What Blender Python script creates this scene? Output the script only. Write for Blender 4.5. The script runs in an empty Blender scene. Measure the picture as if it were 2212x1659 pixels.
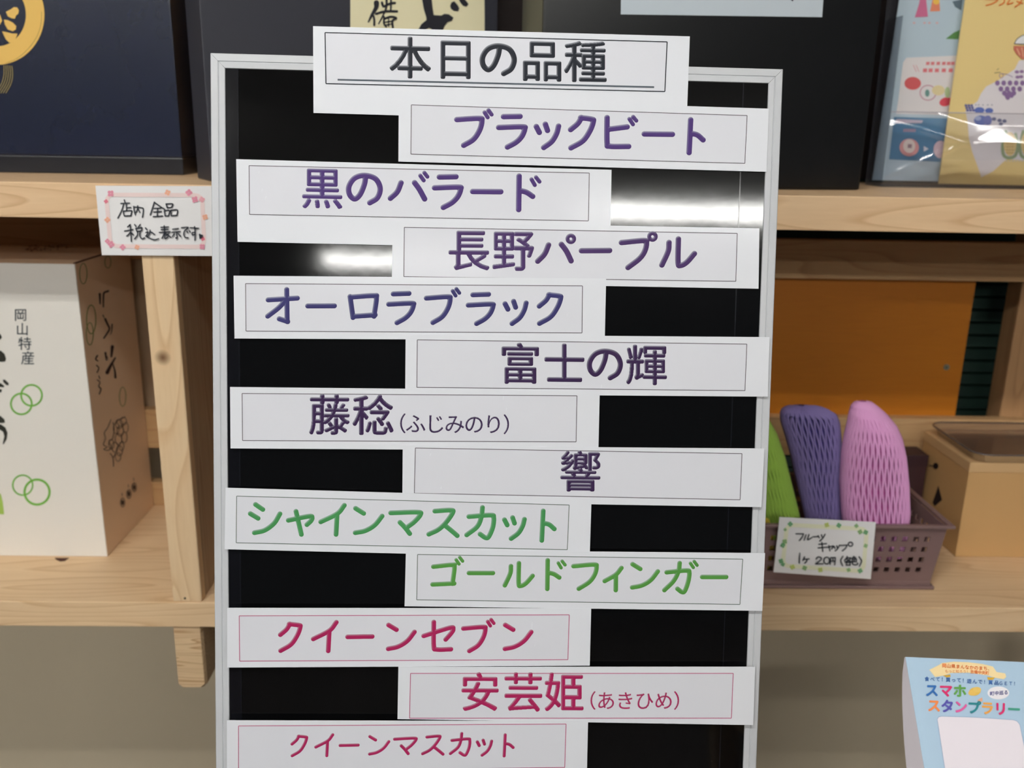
import bpy, bmesh, math, random
import numpy as np
from mathutils import Vector, Matrix
random.seed(7)
SC = bpy.context.scene
COL = SC.collection

# ------------------------------------------------------------------ camera, world, light, exposure
F = 1950.0; CX, CY = 1106.0, 829.5
PITCH, YAW, ROLL = math.radians(15.6), math.radians(-1.4), math.radians(1.1)
CAM = np.array([0.0, -0.95, 1.25])
MR = Matrix.Rotation(YAW, 3, 'Z') @ Matrix.Rotation(math.pi / 2 - PITCH, 3, 'X') @ Matrix.Rotation(ROLL, 3, 'Z')
M = np.array(MR)
cam_d = bpy.data.cameras.new('camera')
cam_d.sensor_width = 36.0; cam_d.lens = 36.0 * F / 2212.0
cam_d.clip_start = 0.02
cam_d.dof.use_dof = True; cam_d.dof.focus_distance = 0.72; cam_d.dof.aperture_fstop = 6.5
cam = bpy.data.objects.new('camera', cam_d); COL.objects.link(cam)
cam.matrix_world = Matrix.Translation(Vector(CAM)) @ MR.to_4x4()
SC.camera = cam
SC.view_settings.view_transform = 'Standard'; SC.view_settings.look = 'None'
SC.view_settings.gamma = 1.0; SC.view_settings.use_curve_mapping = False
SC.view_settings.exposure = -0.12
W = bpy.data.worlds.new('world'); SC.world = W; W.use_nodes = True
W.node_tree.nodes['Background'].inputs[0].default_value = (0.86, 0.93, 1.0, 1)
W.node_tree.nodes['Background'].inputs[1].default_value = 0.13
LAMP_STRENGTH = 96.0
LAMPS = [(1.50, -4.52, 1.9), (-0.40, -5.72, 1.25), (-0.35, -1.55, 1.25), (-2.15, -3.3, 1.9)]  # last two lamps are unseen, added to brighten the shelf and lower wall
CEIL = 2.80

# ------------------------------------------------------------------ pixel -> plane helpers used to set out the real dimensions
def ray(x, y): return M @ np.array([(x - CX) / F, -(y - CY) / F, -1.0])
def onP(x, y, O, n):
    d = ray(x, y); return CAM + d * (np.dot(np.asarray(O) - CAM, n) / np.dot(d, n))
def onY(x, y, Y): return onP(x, y, (0, Y, 0), np.array([0, 1., 0]))
def onX(x, y, X): return onP(x, y, (X, 0, 0), np.array([1., 0, 0]))
def onZ(x, y, Z): return onP(x, y, (0, 0, Z), np.array([0, 0, 1.]))

# ------------------------------------------------------------------ materials
def lin(c):
    return tuple(((v / 255.0) / 12.92 if v / 255.0 <= 0.04045 else ((v / 255.0 + 0.055) / 1.055) ** 2.4) for v in c)
def rgba(c): return (*lin(c), 1.0)
MATS = {}
def mat(name, c, rough=0.5, spec=0.5, metal=0.0, coat=0.0, bump=0.0, bscale=200.0, var=0.0, vscale=8.0, emit=0.0, trans=0.0, alpha=1.0):
    if name in MATS: return MATS[name]
    m = bpy.data.materials.new(name); m.use_nodes = True; nt = m.node_tree; b = nt.nodes['Principled BSDF']
    b.inputs['Base Color'].default_value = rgba(c); b.inputs['Roughness'].default_value = rough
    b.inputs['Specular IOR Level'].default_value = spec; b.inputs['Metallic'].default_value = metal
    b.inputs['Coat Weight'].default_value = coat; b.inputs['Coat Roughness'].default_value = 0.12
    if emit: b.inputs['Emission Color'].default_value = rgba(c); b.inputs['Emission Strength'].default_value = emit
    tc = nt.nodes.new('ShaderNodeTexCoord')
    if bump:
        n = nt.nodes.new('ShaderNodeTexNoise'); n.inputs['Scale'].default_value = bscale; n.inputs['Detail'].default_value = 3
        nt.links.new(tc.outputs['Object'], n.inputs['Vector'])
        bp = nt.nodes.new('ShaderNodeBump'); bp.inputs['Strength'].default_value = bump; bp.inputs['Distance'].default_value = 0.001
        nt.links.new(n.outputs['Fac'], bp.inputs['Height']); nt.links.new(bp.outputs['Normal'], b.inputs['Normal'])
    if var:
        n = nt.nodes.new('ShaderNodeTexNoise'); n.inputs['Scale'].default_value = vscale; n.inputs['Detail'].default_value = 4
        nt.links.new(tc.outputs['Object'], n.inputs['Vector'])
        mx = nt.nodes.new('ShaderNodeMix'); mx.data_type = 'RGBA'
        mx.inputs[6].default_value = (*[v * (1 - var) for v in lin(c)], 1); mx.inputs[7].default_value = (*[min(1, v * (1 + var)) for v in lin(c)], 1)
        nt.links.new(n.outputs['Fac'], mx.inputs[0]); nt.links.new(mx.outputs[2], b.inputs['Base Color'])
    MATS[name] = m; return m

def wood(name, light, dark, axis='X', rough=0.5, scale=1.0, ringmix=0.55, knots=()):
    """planed softwood: growth rings stretched along one axis, fine fibre, optional knots at object coordinates"""
    if name in MATS: return MATS[name]
    m = bpy.data.materials.new(name); m.use_nodes = True; nt = m.node_tree; b = nt.nodes['Principled BSDF']; L = nt.links.new
    b.inputs['Roughness'].default_value = rough; b.inputs['Specular IOR Level'].default_value = 0.3
    tc = nt.nodes.new('ShaderNodeTexCoord'); mp = nt.nodes.new('ShaderNodeMapping')
    st = {'X': (0.9, 9, 11), 'Z': (9, 11, 0.9), 'Y': (9, 0.9, 11)}[axis]
    mp.inputs['Scale'].default_value = [s * scale for s in st]
    L(tc.outputs['Object'], mp.inputs['Vector'])
    n1 = nt.nodes.new('ShaderNodeTexNoise'); n1.inputs['Scale'].default_value = 1.6; n1.inputs['Detail'].default_value = 1.0
    L(mp.outputs[0], n1.inputs['Vector'])
    mu = nt.nodes.new('ShaderNodeMath'); mu.operation = 'MULTIPLY'; mu.inputs[1].default_value = 17.0; L(n1.outputs['Fac'], mu.inputs[0])
    fr = nt.nodes.new('ShaderNodeMath'); fr.operation = 'FRACT'; L(mu.outputs[0], fr.inputs[0])
    rp = nt.nodes.new('ShaderNodeValToRGB'); cr = rp.color_ramp
    cr.elements[0].position = 0.0; cr.elements[0].color = (0.05, 0.05, 0.05, 1)
    cr.elements[1].position = 1.0; cr.elements[1].color = (0.15, 0.15, 0.15, 1)
    e = cr.elements.new(0.72); e.color = (0.32, 0.32, 0.32, 1); e = cr.elements.new(0.93); e.color = (1, 1, 1, 1)
    L(fr.outputs[0], rp.inputs[0])
    mp2 = nt.nodes.new('ShaderNodeMapping'); mp2.inputs['Scale'].default_value = [s * 26 for s in st]; L(tc.outputs['Object'], mp2.inputs['Vector'])
    n2 = nt.nodes.new('ShaderNodeTexNoise'); n2.inputs['Scale'].default_value = 1.0; n2.inputs['Detail'].default_value = 2.0; L(mp2.outputs[0], n2.inputs['Vector'])
    ad = nt.nodes.new('ShaderNodeMath'); ad.operation = 'MULTIPLY_ADD'; ad.inputs[1].default_value = ringmix; L(rp.outputs[0], ad.inputs[0])
    s2 = nt.nodes.new('ShaderNodeMath'); s2.operation = 'MULTIPLY'; s2.inputs[1].default_value = 0.35; L(n2.outputs['Fac'], s2.inputs[0]); L(s2.outputs[0], ad.inputs[2])
    mx = nt.nodes.new('ShaderNodeMix'); mx.data_type = 'RGBA'; mx.inputs[6].default_value = rgba(light); mx.inputs[7].default_value = rgba(dark)
    L(ad.outputs[0], mx.inputs[0]); cur = mx.outputs[2]
    for (kx, ky, kz, kr) in knots:
        vs = nt.nodes.new('ShaderNodeVectorMath'); vs.operation = 'DISTANCE'; vs.inputs[1].default_value = (kx, ky, kz); L(tc.outputs['Object'], vs.inputs[0])
        kr_ = nt.nodes.new('ShaderNodeValToRGB'); k = kr_.color_ramp
        k.elements[0].position = 0.25; k.elements[0].color = (1, 1, 1, 1); k.elements[1].position = 1.0; k.elements[1].color = (0, 0, 0, 1)
        dv = nt.nodes.new('ShaderNodeMath'); dv.operation = 'DIVIDE'; dv.inputs[1].default_value = kr; L(vs.outputs['Value'], dv.inputs[0]); L(dv.outputs[0], kr_.inputs[0])
        m2 = nt.nodes.new('ShaderNodeMix'); m2.data_type = 'RGBA'; m2.inputs[7].default_value = rgba((105, 72, 45)); L(kr_.outputs[0], m2.inputs[0]); L(cur, m2.inputs[6]); cur = m2.outputs[2]
    L(cur, b.inputs['Base Color'])
    bp = nt.nodes.new('ShaderNodeBump'); bp.inputs['Strength'].default_value = 0.15; bp.inputs['Distance'].default_value = 0.001
    L(n2.outputs['Fac'], bp.inputs['Height']); L(bp.outputs['Normal'], b.inputs['Normal'])
    MATS[name] = m; return m

def clear_mat(name, tint=(235, 238, 245), gloss=0.6, rough=0.06, haze=0.03, power=1.0):
    """thin clear plastic sheet: mostly see-through, mirror-like sheen that grows at grazing angles"""
    if name in MATS: return MATS[name]
    m = bpy.data.materials.new(name); m.use_nodes = True; nt = m.node_tree; nt.nodes.clear(); L = nt.links.new
    out = nt.nodes.new('ShaderNodeOutputMaterial'); tr = nt.nodes.new('ShaderNodeBsdfTransparent'); tr.inputs[0].default_value = rgba(tint)
    gl = nt.nodes.new('ShaderNodeBsdfGlossy'); gl.inputs['Roughness'].default_value = rough
    df = nt.nodes.new('ShaderNodeBsdfDiffuse'); df.inputs[0].default_value = rgba((225, 225, 235))
    fr = nt.nodes.new('ShaderNodeFresnel'); fr.inputs[0].default_value = 1.45
    mu = nt.nodes.new('ShaderNodeMath'); mu.operation = 'MULTIPLY'; mu.inputs[1].default_value = gloss * 1.6; mu.use_clamp = True; L(fr.outputs[0], mu.inputs[0])
    m1 = nt.nodes.new('ShaderNodeMixShader'); m1.inputs[0].default_value = haze; L(tr.outputs[0], m1.inputs[1]); L(df.outputs[0], m1.inputs[2])
    m2 = nt.nodes.new('ShaderNodeMixShader'); L(mu.outputs[0], m2.inputs[0]); L(m1.outputs[0], m2.inputs[1]); L(gl.outputs[0], m2.inputs[2])
    L(m2.outputs[0], out.inputs[0]); MATS[name] = m; return m

def vcol_mat(name, rough=0.45):
    if name in MATS: return MATS[name]
    m = bpy.data.materials.new(name); m.use_nodes = True; nt = m.node_tree; b = nt.nodes['Principled BSDF']
    a = nt.nodes.new('ShaderNodeAttribute'); a.attribute_name = 'ink'; nt.links.new(a.outputs['Color'], b.inputs['Base Color'])
    b.inputs['Roughness'].default_value = max(rough, 0.5) if rough == 0.45 else rough; b.inputs['Specular IOR Level'].default_value = 0.12
    MATS[name] = m; return m

# ------------------------------------------------------------------ objects
def props(o, label=None, cat=None, group=None, kind=None):
    if label: o['label'] = label
    if cat: o['category'] = cat
    if group: o['group'] = group
    if kind: o['kind'] = kind
    return o
def thing(name, loc, label, cat, group=None):
    o = bpy.data.objects.new(name, None); o.empty_display_size = 0.05; COL.objects.link(o); o.location = Vector(loc)
    return props(o, label, cat, group)
def rootloc(o):
    v = Vector((0, 0, 0))
    while o is not None: v += o.location; o = o.parent
    return v
def link_mesh(name, vs, fs, m, parent=None, smooth=False, cols=None, loc=None):
    """vertices are given in world space"""
    if loc is None:
        if parent is not None: loc = rootloc(parent)
        else:
            a = np.array([tuple(v) for v in vs]); c = (a.min(0) + a.max(0)) / 2; loc = Vector((c[0], c[1], a[:, 2].min()))
    base = Vector(loc)
    me = bpy.data.meshes.new(name)
    me.from_pydata([tuple(Vector(v) - base) for v in vs], [], fs); me.update()
    me.materials.append(m)
    if smooth:
        for p in me.polygons: p.use_smooth = True
    if cols is not None:
        at = me.color_attributes.new('ink', 'FLOAT_COLOR', 'POINT')
        at.data.foreach_set('color', np.array(cols, dtype=np.float32).ravel())
    o = bpy.data.objects.new(name, me); COL.objects.link(o)
    if parent is not None: o.parent = parent; o.location = base - rootloc(parent)
    else: o.location = base
    return o

class MB:
    def __init__(s): s.v = []; s.f = []
    def add(s, vs, fs):
        k = len(s.v); s.v += [Vector(v) for v in vs]; s.f += [tuple(i + k for i in f) for f in fs]
    def box(s, x0, x1, y0, y1, z0, z1, bev=0.0, mtx=None):
        bm = bmesh.new(); bmesh.ops.create_cube(bm, size=1.0)
        for v in bm.verts:
            v.co = Vector(((x0 + x1) / 2 + v.co.x * (x1 - x0), (y0 + y1) / 2 + v.co.y * (y1 - y0), (z0 + z1) / 2 + v.co.z * (z1 - z0)))
        if bev: bmesh.ops.bevel(bm, geom=list(bm.edges), offset=bev, segments=2, profile=0.6, affect='EDGES')
        bm.verts.index_update()
        vs = [(mtx @ v.co) if mtx is not None else v.co.copy() for v in bm.verts]
        s.add(vs, [tuple(v.index for v in f.verts) for f in bm.faces]); bm.free(); return s
    def prism(s, poly, axis_vec):
        """extrude a planar polygon by a vector"""
        n = len(poly); a = [Vector(p) for p in poly]; d = Vector(axis_vec); b = [p + d for p in a]
        s.add(a + b, [tuple(range(n))[::-1], tuple(range(n, 2 * n))] + [(i, (i + 1) % n, n + (i + 1) % n, n + i) for i in range(n)]); return s
    def tube(s, pts, r, seg=6, cap=True):
        pts = [Vector(p) for p in pts]; rings = []; up = Vector((0.13, 0.2, 1)).normalized()
        for i, p in enumerate(pts):
            t = (pts[min(i + 1, len(pts) - 1)] - pts[max(i - 1, 0)])
            t = t.normalized() if t.length > 1e-9 else Vector((0, 0, 1))
            a = t.cross(up)
            if a.length < 1e-3: a = t.cross(Vector((1, 0, 0)))
            a.normalize(); b2 = t.cross(a)
            rr = r[i] if isinstance(r, (list, tuple)) else r
            rings.append([p + (a * math.cos(2 * math.pi * k / seg) + b2 * math.sin(2 * math.pi * k / seg)) * rr for k in range(seg)])
        fs = [(i * seg + k, i * seg + (k + 1) % seg, (i + 1) * seg + (k + 1) % seg, (i + 1) * seg + k) for i in range(len(pts) - 1) for k in range(seg)]
        if cap: fs += [tuple(range(seg))[::-1], tuple((len(pts) - 1) * seg + k for k in range(seg))]
        s.add([v for r_ in rings for v in r_], fs); return s
    def build(s, name, m, parent=None, smooth=False, loc=None):
        o = link_mesh(name, s.v, s.f, m, parent, smooth, None, loc)
        bm = bmesh.new(); bm.from_mesh(o.data); bmesh.ops.recalc_face_normals(bm, faces=bm.faces); bm.to_mesh(o.data); bm.free()
        return o

def tag_single(o, label, cat, group=None): return props(o, label, cat, group)
def struct(o): o['kind'] = 'structure'; return o

# ------------------------------------------------------------------ ink: flat print laid on a surface through a map (x,y) -> world
class Ink:
    def __init__(s, f, col=None): s.map = f; s.v = []; s.f = []; s.c = []; s.col = col; s.c_lay = []; s.lay = 8e-7
    def _add(s, pts, fs, col=None):
        k = len(s.v); P = [s.map(x, y) for x, y in pts]; x, y = pts[0]
        nn = (s.map(x, y + 1) - P[0]).cross(s.map(x + 1, y) - P[0]).normalized() * (s.lay * len(s.c_lay)); s.c_lay.append(0)
        s.v += [p + nn for p in P]; s.f += [tuple(i + k for i in f) for f in fs]
        c = col or s.col or (0, 0, 0); s.c += [(*lin(c), 1.0)] * len(pts)
    def disc(s, x, y, rx, ry=None, n=16, col=None, rot=0.0):
        ry = ry or rx; ca, sa = math.cos(rot), math.sin(rot)
        s._add([(x + rx * math.cos(t) * ca - ry * math.sin(t) * sa, y + rx * math.cos(t) * sa + ry * math.sin(t) * ca) for t in [2 * math.pi * i / n for i in range(n)]], [tuple(range(n))], col)
    def ring(s, x, y, rx, ry, w, n=40, col=None, rot=0.0, a0=0.0, a1=2 * math.pi):
        full = abs(a1 - a0 - 2 * math.pi) < 1e-6; ca, sa = math.cos(rot), math.sin(rot); pts = []
        for i in range(n + (0 if full else 1)):
            t = a0 + (a1 - a0) * i / n
            for q in (-.5, .5):
                px, py = (rx + q * w) * math.cos(t), (ry + q * w) * math.sin(t); pts.append((x + px * ca - py * sa, y + px * sa + py * ca))
        m = n if full else n + 1
        s._add(pts, [(2 * i, 2 * i + 1, 2 * ((i + 1) % m) + 1, 2 * ((i + 1) % m)) for i in range(n)], col)
    def poly(s, pts, col=None): s._add(pts, [tuple(range(len(pts)))], col)
    def line(s, pts, w, col=None, sub=None, caps=True, w1=None):
        """stroke with round ends; width runs from w to w1"""
        if sub:
            q = [pts[0]]
            for a, b in zip(pts[:-1], pts[1:]):
                n = max(1, int(math.hypot(b[0] - a[0], b[1] - a[1]) / sub)); q += [(a[0] + (b[0] - a[0]) * i / n, a[1] + (b[1] - a[1]) * i / n) for i in range(1, n + 1)]
            pts = q
        n = len(pts); w1 = w if w1 is None else w1
        for i, (a, b) in enumerate(zip(pts[:-1], pts[1:])):
            wa = (w + (w1 - w) * i / (n - 1)) / 2; wb = (w + (w1 - w) * (i + 1) / (n - 1)) / 2
            dx, dy = b[0] - a[0], b[1] - a[1]; l = math.hypot(dx, dy) or 1e-9; nx, ny = -dy / l, dx / l
            s._add([(a[0] + nx * wa, a[1] + ny * wa), (a[0] - nx * wa, a[1] - ny * wa), (b[0] - nx * wb, b[1] - ny * wb), (b[0] + nx * wb, b[1] + ny * wb)], [(0, 1, 2, 3)], col)
        if caps:
            for i, p in enumerate(pts): s.disc(p[0], p[1], (w + (w1 - w) * i / (n - 1)) / 2, n=10, col=col)
    def curve(s, pts, w, col=None, w1=None, k=8, closed=False):
        """smooth stroke through the points"""
        P = [np.array(p, float) for p in pts]
        if closed: P = P + [P[0]]
        if len(P) > 2:
            out = []
            for i in range(len(P) - 1):
                p0 = P[i - 1] if i > 0 else (P[-2] if closed else 2 * P[0] - P[1]); p1, p2 = P[i], P[i + 1]
                p3 = P[i + 2] if i + 2 < len(P) else (P[1] if closed else 2 * P[-1] - P[-2])
                for t in np.linspace(0, 1, k, endpoint=False):
                    out.append(tuple(0.5 * ((2 * p1) + (-p0 + p2) * t + (2 * p0 - 5 * p1 + 4 * p2 - p3) * t * t + (-p0 + 3 * p1 - 3 * p2 + p3) * t ** 3)))
            P = out + [tuple(P[-1])]
        s.line([tuple(p) for p in P], w, col, w1=w1)
    def build(s, name, parent, rough=0.45): return link_mesh(name, s.v, s.f, vcol_mat('printed ink' + ('' if rough == 0.45 else ' %g' % rough), rough), parent, False, s.c)

# ------------------------------------------------------------------ glyphs: outline of the default font turned into a rounded, even stroke
RR = 132; PAD = 0.12
GC = {}
def raster(ch):
    cu = bpy.data.curves.new('glyph', 'FONT'); cu.body = ch; cu.size = 1.0; cu.resolution_u = 4
    o = bpy.data.objects.new('glyph', cu); COL.objects.link(o); bpy.context.view_layer.update()
    me = o.to_mesh(); me.calc_loop_triangles()
    V = np.array([v.co[:2] for v in me.vertices]) if len(me.vertices) else np.zeros((0, 2))
    T = [tuple(t.vertices) for t in me.loop_triangles]
    N = int((1 + 2 * PAD) * RR) + 1; mask = np.zeros((N, N), bool)
    if len(V):
        P = (V - np.array([0 - PAD, -0.12 - PAD])) * RR
        for t in T:
            a, b, c = P[t[0]], P[t[1]], P[t[2]]
            x0, y0 = np.maximum(np.floor(np.minimum(np.minimum(a, b), c)).astype(int), 0); x1, y1 = np.minimum(np.ceil(np.maximum(np.maximum(a, b), c)).astype(int), N - 1)
            if x1 < x0 or y1 < y0: continue
            X, Y = np.meshgrid(np.arange(x0, x1 + 1), np.arange(y0, y1 + 1))
            def e(p, q): return (q[0] - p[0]) * (Y - p[1]) - (q[1] - p[1]) * (X - p[0])
            w0, w1, w2 = e(a, b), e(b, c), e(c, a)
            mask[y0:y1 + 1, x0:x1 + 1] |= ((w0 >= -1e-6) & (w1 >= -1e-6) & (w2 >= -1e-6)) | ((w0 <= 1e-6) & (w1 <= 1e-6) & (w2 <= 1e-6))
    o.to_mesh_clear(); bpy.data.objects.remove(o); bpy.data.curves.remove(cu)
    return mask
def edt(mask):
    """distance (in cells) of every cell to the nearest True cell"""
    N = mask.shape[0]; BIG = 1e4; g = np.where(mask, 0.0, BIG)
    for i in range(1, N): g[i] = np.minimum(g[i], g[i - 1] + 1)
    for i in range(N - 2, -1, -1): g[i] = np.minimum(g[i], g[i + 1] + 1)
    g2 = (g * g).astype(np.float32); idx = np.arange(N, dtype=np.float32); D = ((idx[:, None] - idx[None, :]) ** 2)
    out = np.empty_like(g2)
    for i in range(N): out[i] = (g2[i][None, :] + D).min(1)
    return np.sqrt(out)
# kana drawn as single strokes: (scale, left, top, em) of the drawing, height of the em centre there, strokes (x, y in drawing units)
_A = (3.19, 94.0); _B = (3.19, 89.0); _C = (2.865, 84.0); _D = (2.865, 80.0); _E = (2.865, 82.0)
STROKES = {
 'ブ': (_A, 766, [[(1740, 700), (1893, 688), (1912, 702), (1898, 765), (1855, 832), (1787, 876)]], [[(1930, 645), (1952, 680)], [(1957, 630), (1979, 660)]]),
 'ラ': (_A, 776, [[(148, 682), (262, 677)], [(115, 757), (278, 748), (294, 762), (275, 812), (235, 855), (175, 890)]], []),
 'ッ': (_A, 782, [[(369, 750), (390, 790)], [(431, 732), (446, 775)], [(522, 743), (508, 795), (475, 850), (420, 893)]], []),
 'ク': (_A, 790, [[(680, 688), (655, 730), (606, 773)], [(680, 690), (680, 690), (752, 698), (762, 712), (740, 775), (690, 848), (608, 898)]], []),
 'ビ': (_A, 796, [[(862, 690), (862, 862), (880, 886), (1010, 884)], [(870, 770), (1000, 750)]], [[(1015, 695), (1040, 732)], [(1041, 680), (1063, 706)]]),
 'ー': (_A, 803, [[(1112, 803), (1305, 800)]], []),
 'ト': (_A, 808, [[(1435, 702), (1424, 928)], [(1434, 795), (1480, 805), (1520, 838)]], []),
 'の': (_A, 1180, [[(1112, 1092), (1102, 1150), (1072, 1220), (1035, 1250), (1001, 1220), (997, 1165), (1035, 1108), (1102, 1087), (1178, 1108), (1211, 1172), (1192, 1238), (1140, 1274)]], []),
 'バ': (_A, 1186, [[(1356, 1138), (1330, 1200), (1283, 1246)], [(1449, 1135), (1482, 1180), (1518, 1245)]], [[(1488, 1085), (1512, 1118)], [(1516, 1065), (1537, 1092)]]),
 'ド': (_A, 1198, [[(255, 1085), (252, 1315)], [(256, 1183), (305, 1195), (348, 1222)]], [[(340, 1105), (363, 1144)], [(371, 1090), (395, 1120)]]),
 'パ': (_A, 1598, [[(452, 1560), (425, 1622), (378, 1672)], [(540, 1555), (575, 1602), (607, 1668)], ('o', 605, 1517, 23)], []),
 'プ': (_A, 1603, [[(955, 1545), (1108, 1530), (1127, 1546), (1115, 1602), (1078, 1655), (1000, 1716)], ('o', 1168, 1502, 23)], []),
 'ル': (_A, 1606, [[(1281, 1545), (1275, 1605), (1232, 1700)], [(1345, 1520), (1343, 1682), (1360, 1702), (1402, 1680), (1455, 1620)]], []),
 'オ': (_B, 319, [[(450, 280), (650, 266)], [(577, 208), (580, 405), (580, 426), (580, 426), (526, 409)], [(566, 285), (520, 335), (447, 392)]], []),
 'ロ': (_B, 326, [[(1010, 258), (1030, 402)], [(1014, 262), (1172, 250), (1191, 266), (1174, 392)], [(1030, 394), (1182, 382)]], []),
 'シ': (_C, 103, [[(325, 18), (370, 48)], [(293, 75), (341, 103)], [(475, 72), (440, 130), (382, 175), (318, 192)]], []),
 'ャ': (_C, 110, [[(528, 118), (655, 90), (674, 98), (667, 118), (642, 142)], [(575, 62), (608, 203)]], []),
 'イ': (_C, 117, [[(873, 25), (830, 77), (728, 130)], [(828, 90), (822, 205)]], []),
 'ン': (_C, 123, [[(942, 48), (992, 78)], [(1105, 92), (1060, 148), (1002, 184), (940, 198)]], []),
 'マ': (_C, 130, [[(1158, 78), (1322, 70), (1341, 84), (1305, 128), (1262, 162)], [(1215, 135), (1245, 165), (1275, 203)]], []),
 'ス': (_C, 134, [[(1430, 65), (1526, 57), (1541, 70), (1500, 132), (1452, 178), (1393, 208)], [(1490, 150), (1535, 185), (1568, 213)]], []),
 'カ': (_C, 140, [[(1722, 42), (1715, 100), (1690, 160), (1625, 213)], [(1638, 100), (1772, 88), (1791, 102), (1786, 160), (1762, 218), (1742, 228), (1707, 206)]], []),
 'ゴ': (_D, 440, [[(1420, 405), (1535, 392), (1550, 404), (1538, 508)], [(1415, 514), (1548, 506)]], [[(1560, 360), (1578, 386)], [(1582, 345), (1600, 368)]]),
 'フ': (_D, 458, [[(562, 405), (688, 393), (704, 406), (694, 452), (660, 500), (595, 543)]], []),
 'ィ': (_D, 462, [[(855, 415), (820, 457), (752, 497)], [(821, 466), (820, 552)]], []),
 'ガ': (_D, 463, [[(1212, 380), (1205, 430), (1175, 490), (1118, 548)], [(1132, 438), (1252, 425), (1271, 436), (1265, 490), (1245, 548), (1227, 558), (1198, 538)]], [[(1278, 380), (1296, 406)], [(1301, 368), (1319, 392)]]),
 'セ': (_E, 826, [[(1358, 820), (1518, 770), (1539, 779), (1528, 802), (1493, 842)], [(1420, 735), (1420, 882), (1438, 903), (1525, 902)]], []),
}
def stroke_glyph(ch, w, step):
    key = (ch, 's', w, step)
    if key in GC: return GC[key]
    (sc, em), yc, main, dots = STROKES[ch]; segs = []
    def cat(pts):
        P = [np.array(p, float) for p in pts]
        if len(P) < 3: return P
        out = []
        for i in range(len(P) - 1):
            p0 = P[i - 1] if i else 2 * P[0] - P[1]; p1, p2 = P[i], P[i + 1]; p3 = P[i + 2] if i + 2 < len(P) else 2 * P[-1] - P[-2]
            for t in np.linspace(0, 1, 6, endpoint=False): out.append(0.5 * ((2 * p1) + (-p0 + p2) * t + (2 * p0 - 5 * p1 + 4 * p2 - p3) * t * t + (-p0 + 3 * p1 - 3 * p2 + p3) * t ** 3))
        return out + [P[-1]]
    for st in main:
        if st[0] == 'o': pts = [np.array((st[1] + st[3] * math.cos(a), st[2] + st[3] * math.sin(a))) for a in np.linspace(0, 2 * math.pi, 21)]; hw = w * 0.36
        else: pts = cat(st); hw = w * 0.5
        segs += [(a, b, hw) for a, b in zip(pts[:-1], pts[1:])]
    for st in dots: segs += [(np.array(st[0], float), np.array(st[1], float), w * 0.37)]
    xmin = min(min(a[0], b[0]) - h * sc * em for a, b, h in segs); u = sc * em
    N = int((1 + 2 * PAD) * RR) + 1; Y, X = np.mgrid[0:N, 0:N] / RR; X = X - PAD; Y = Y - 0.12 - PAD; val = np.full((N, N), -1.0)
    for a, b, h in segs:
        A = np.array(((a[0] - xmin) / u, 0.38 - (a[1] - yc) / u)); Bv = np.array(((b[0] - xmin) / u, 0.38 - (b[1] - yc) / u)); d = Bv - A; L2 = max(1e-12, d @ d)
        t = np.clip(((X - A[0]) * d[0] + (Y - A[1]) * d[1]) / L2, 0, 1); val = np.maximum(val, h - np.hypot(X - A[0] - t * d[0], Y - A[1] - t * d[1]))
    GC[key] = polygonise(val, step); return GC[key]

def glyph(ch, erode, grow, step):
    """polygons in em units (x right, y up, box centre at 0.5,0.38) + value and slope per vertex"""
    key = (ch, erode, grow, step)
    if key in GC: return GC[key]
    mk = raster(ch)
    if not mk.any(): GC[key] = ([], [], [], (0, 1)); return GC[key]
    di = edt(~mk) / RR; E = di > erode
    if not E.any(): E = mk; di = di + erode
    do = edt(E) / RR
    val = np.where(E, di - erode + erode + grow, erode + grow - do)
    GC[key] = polygonise(val, step); return GC[key]
def polygonise(val, step):
    val = val[::step, ::step]; h = step / RR; gy, gx = np.gradient(val, h)
    verts = []; faces = []; info = []; cache = {}
    Ny, Nx = val.shape; ins = val > 0
    def vid(k, x, y, i, j, t=0, di_=0, dj=0):
        if k in cache: return cache[k]
        v = val[i, j] * (1 - t) + val[i + di_, j + dj] * t; a = gx[i, j] * (1 - t) + gx[i + di_, j + dj] * t; b = gy[i, j] * (1 - t) + gy[i + di_, j + dj] * t
        cache[k] = len(verts); verts.append((x * h - PAD, y * h - 0.12 - PAD)); info.append((max(0, v), a, b)); return cache[k]
    ring = [(0, 0), (0, 1), (1, 1), (1, 0)]
    for i in range(Ny - 1):
        for j in range(Nx - 1):
            c = [ins[i + a, j + b] for a, b in ring]
            if not any(c): continue
            f = []
            for q in range(4):
                a, b = ring[q]; a2, b2 = ring[(q + 1) % 4]; p = (i + a, j + b); p2 = (i + a2, j + b2)
                if c[q]: f.append(vid(p, p[1], p[0], p[0], p[1]))
                if c[q] != c[(q + 1) % 4]:
                    lo, hi = (p, p2) if p < p2 else (p2, p); v0, v1 = val[lo], val[hi]; t = float(v0 / (v0 - v1)); t = min(0.98, max(0.02, t))
                    f.append(vid((lo, hi), lo[1] + (hi[1] - lo[1]) * t, lo[0] + (hi[0] - lo[0]) * t, lo[0], lo[1], t, hi[0] - lo[0], hi[1] - lo[1]))
            if len(f) >= 3: faces.append(tuple(f))
    xs = [v[0] for v in verts]
    return (verts, faces, info, (min(xs), max(xs)))

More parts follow.
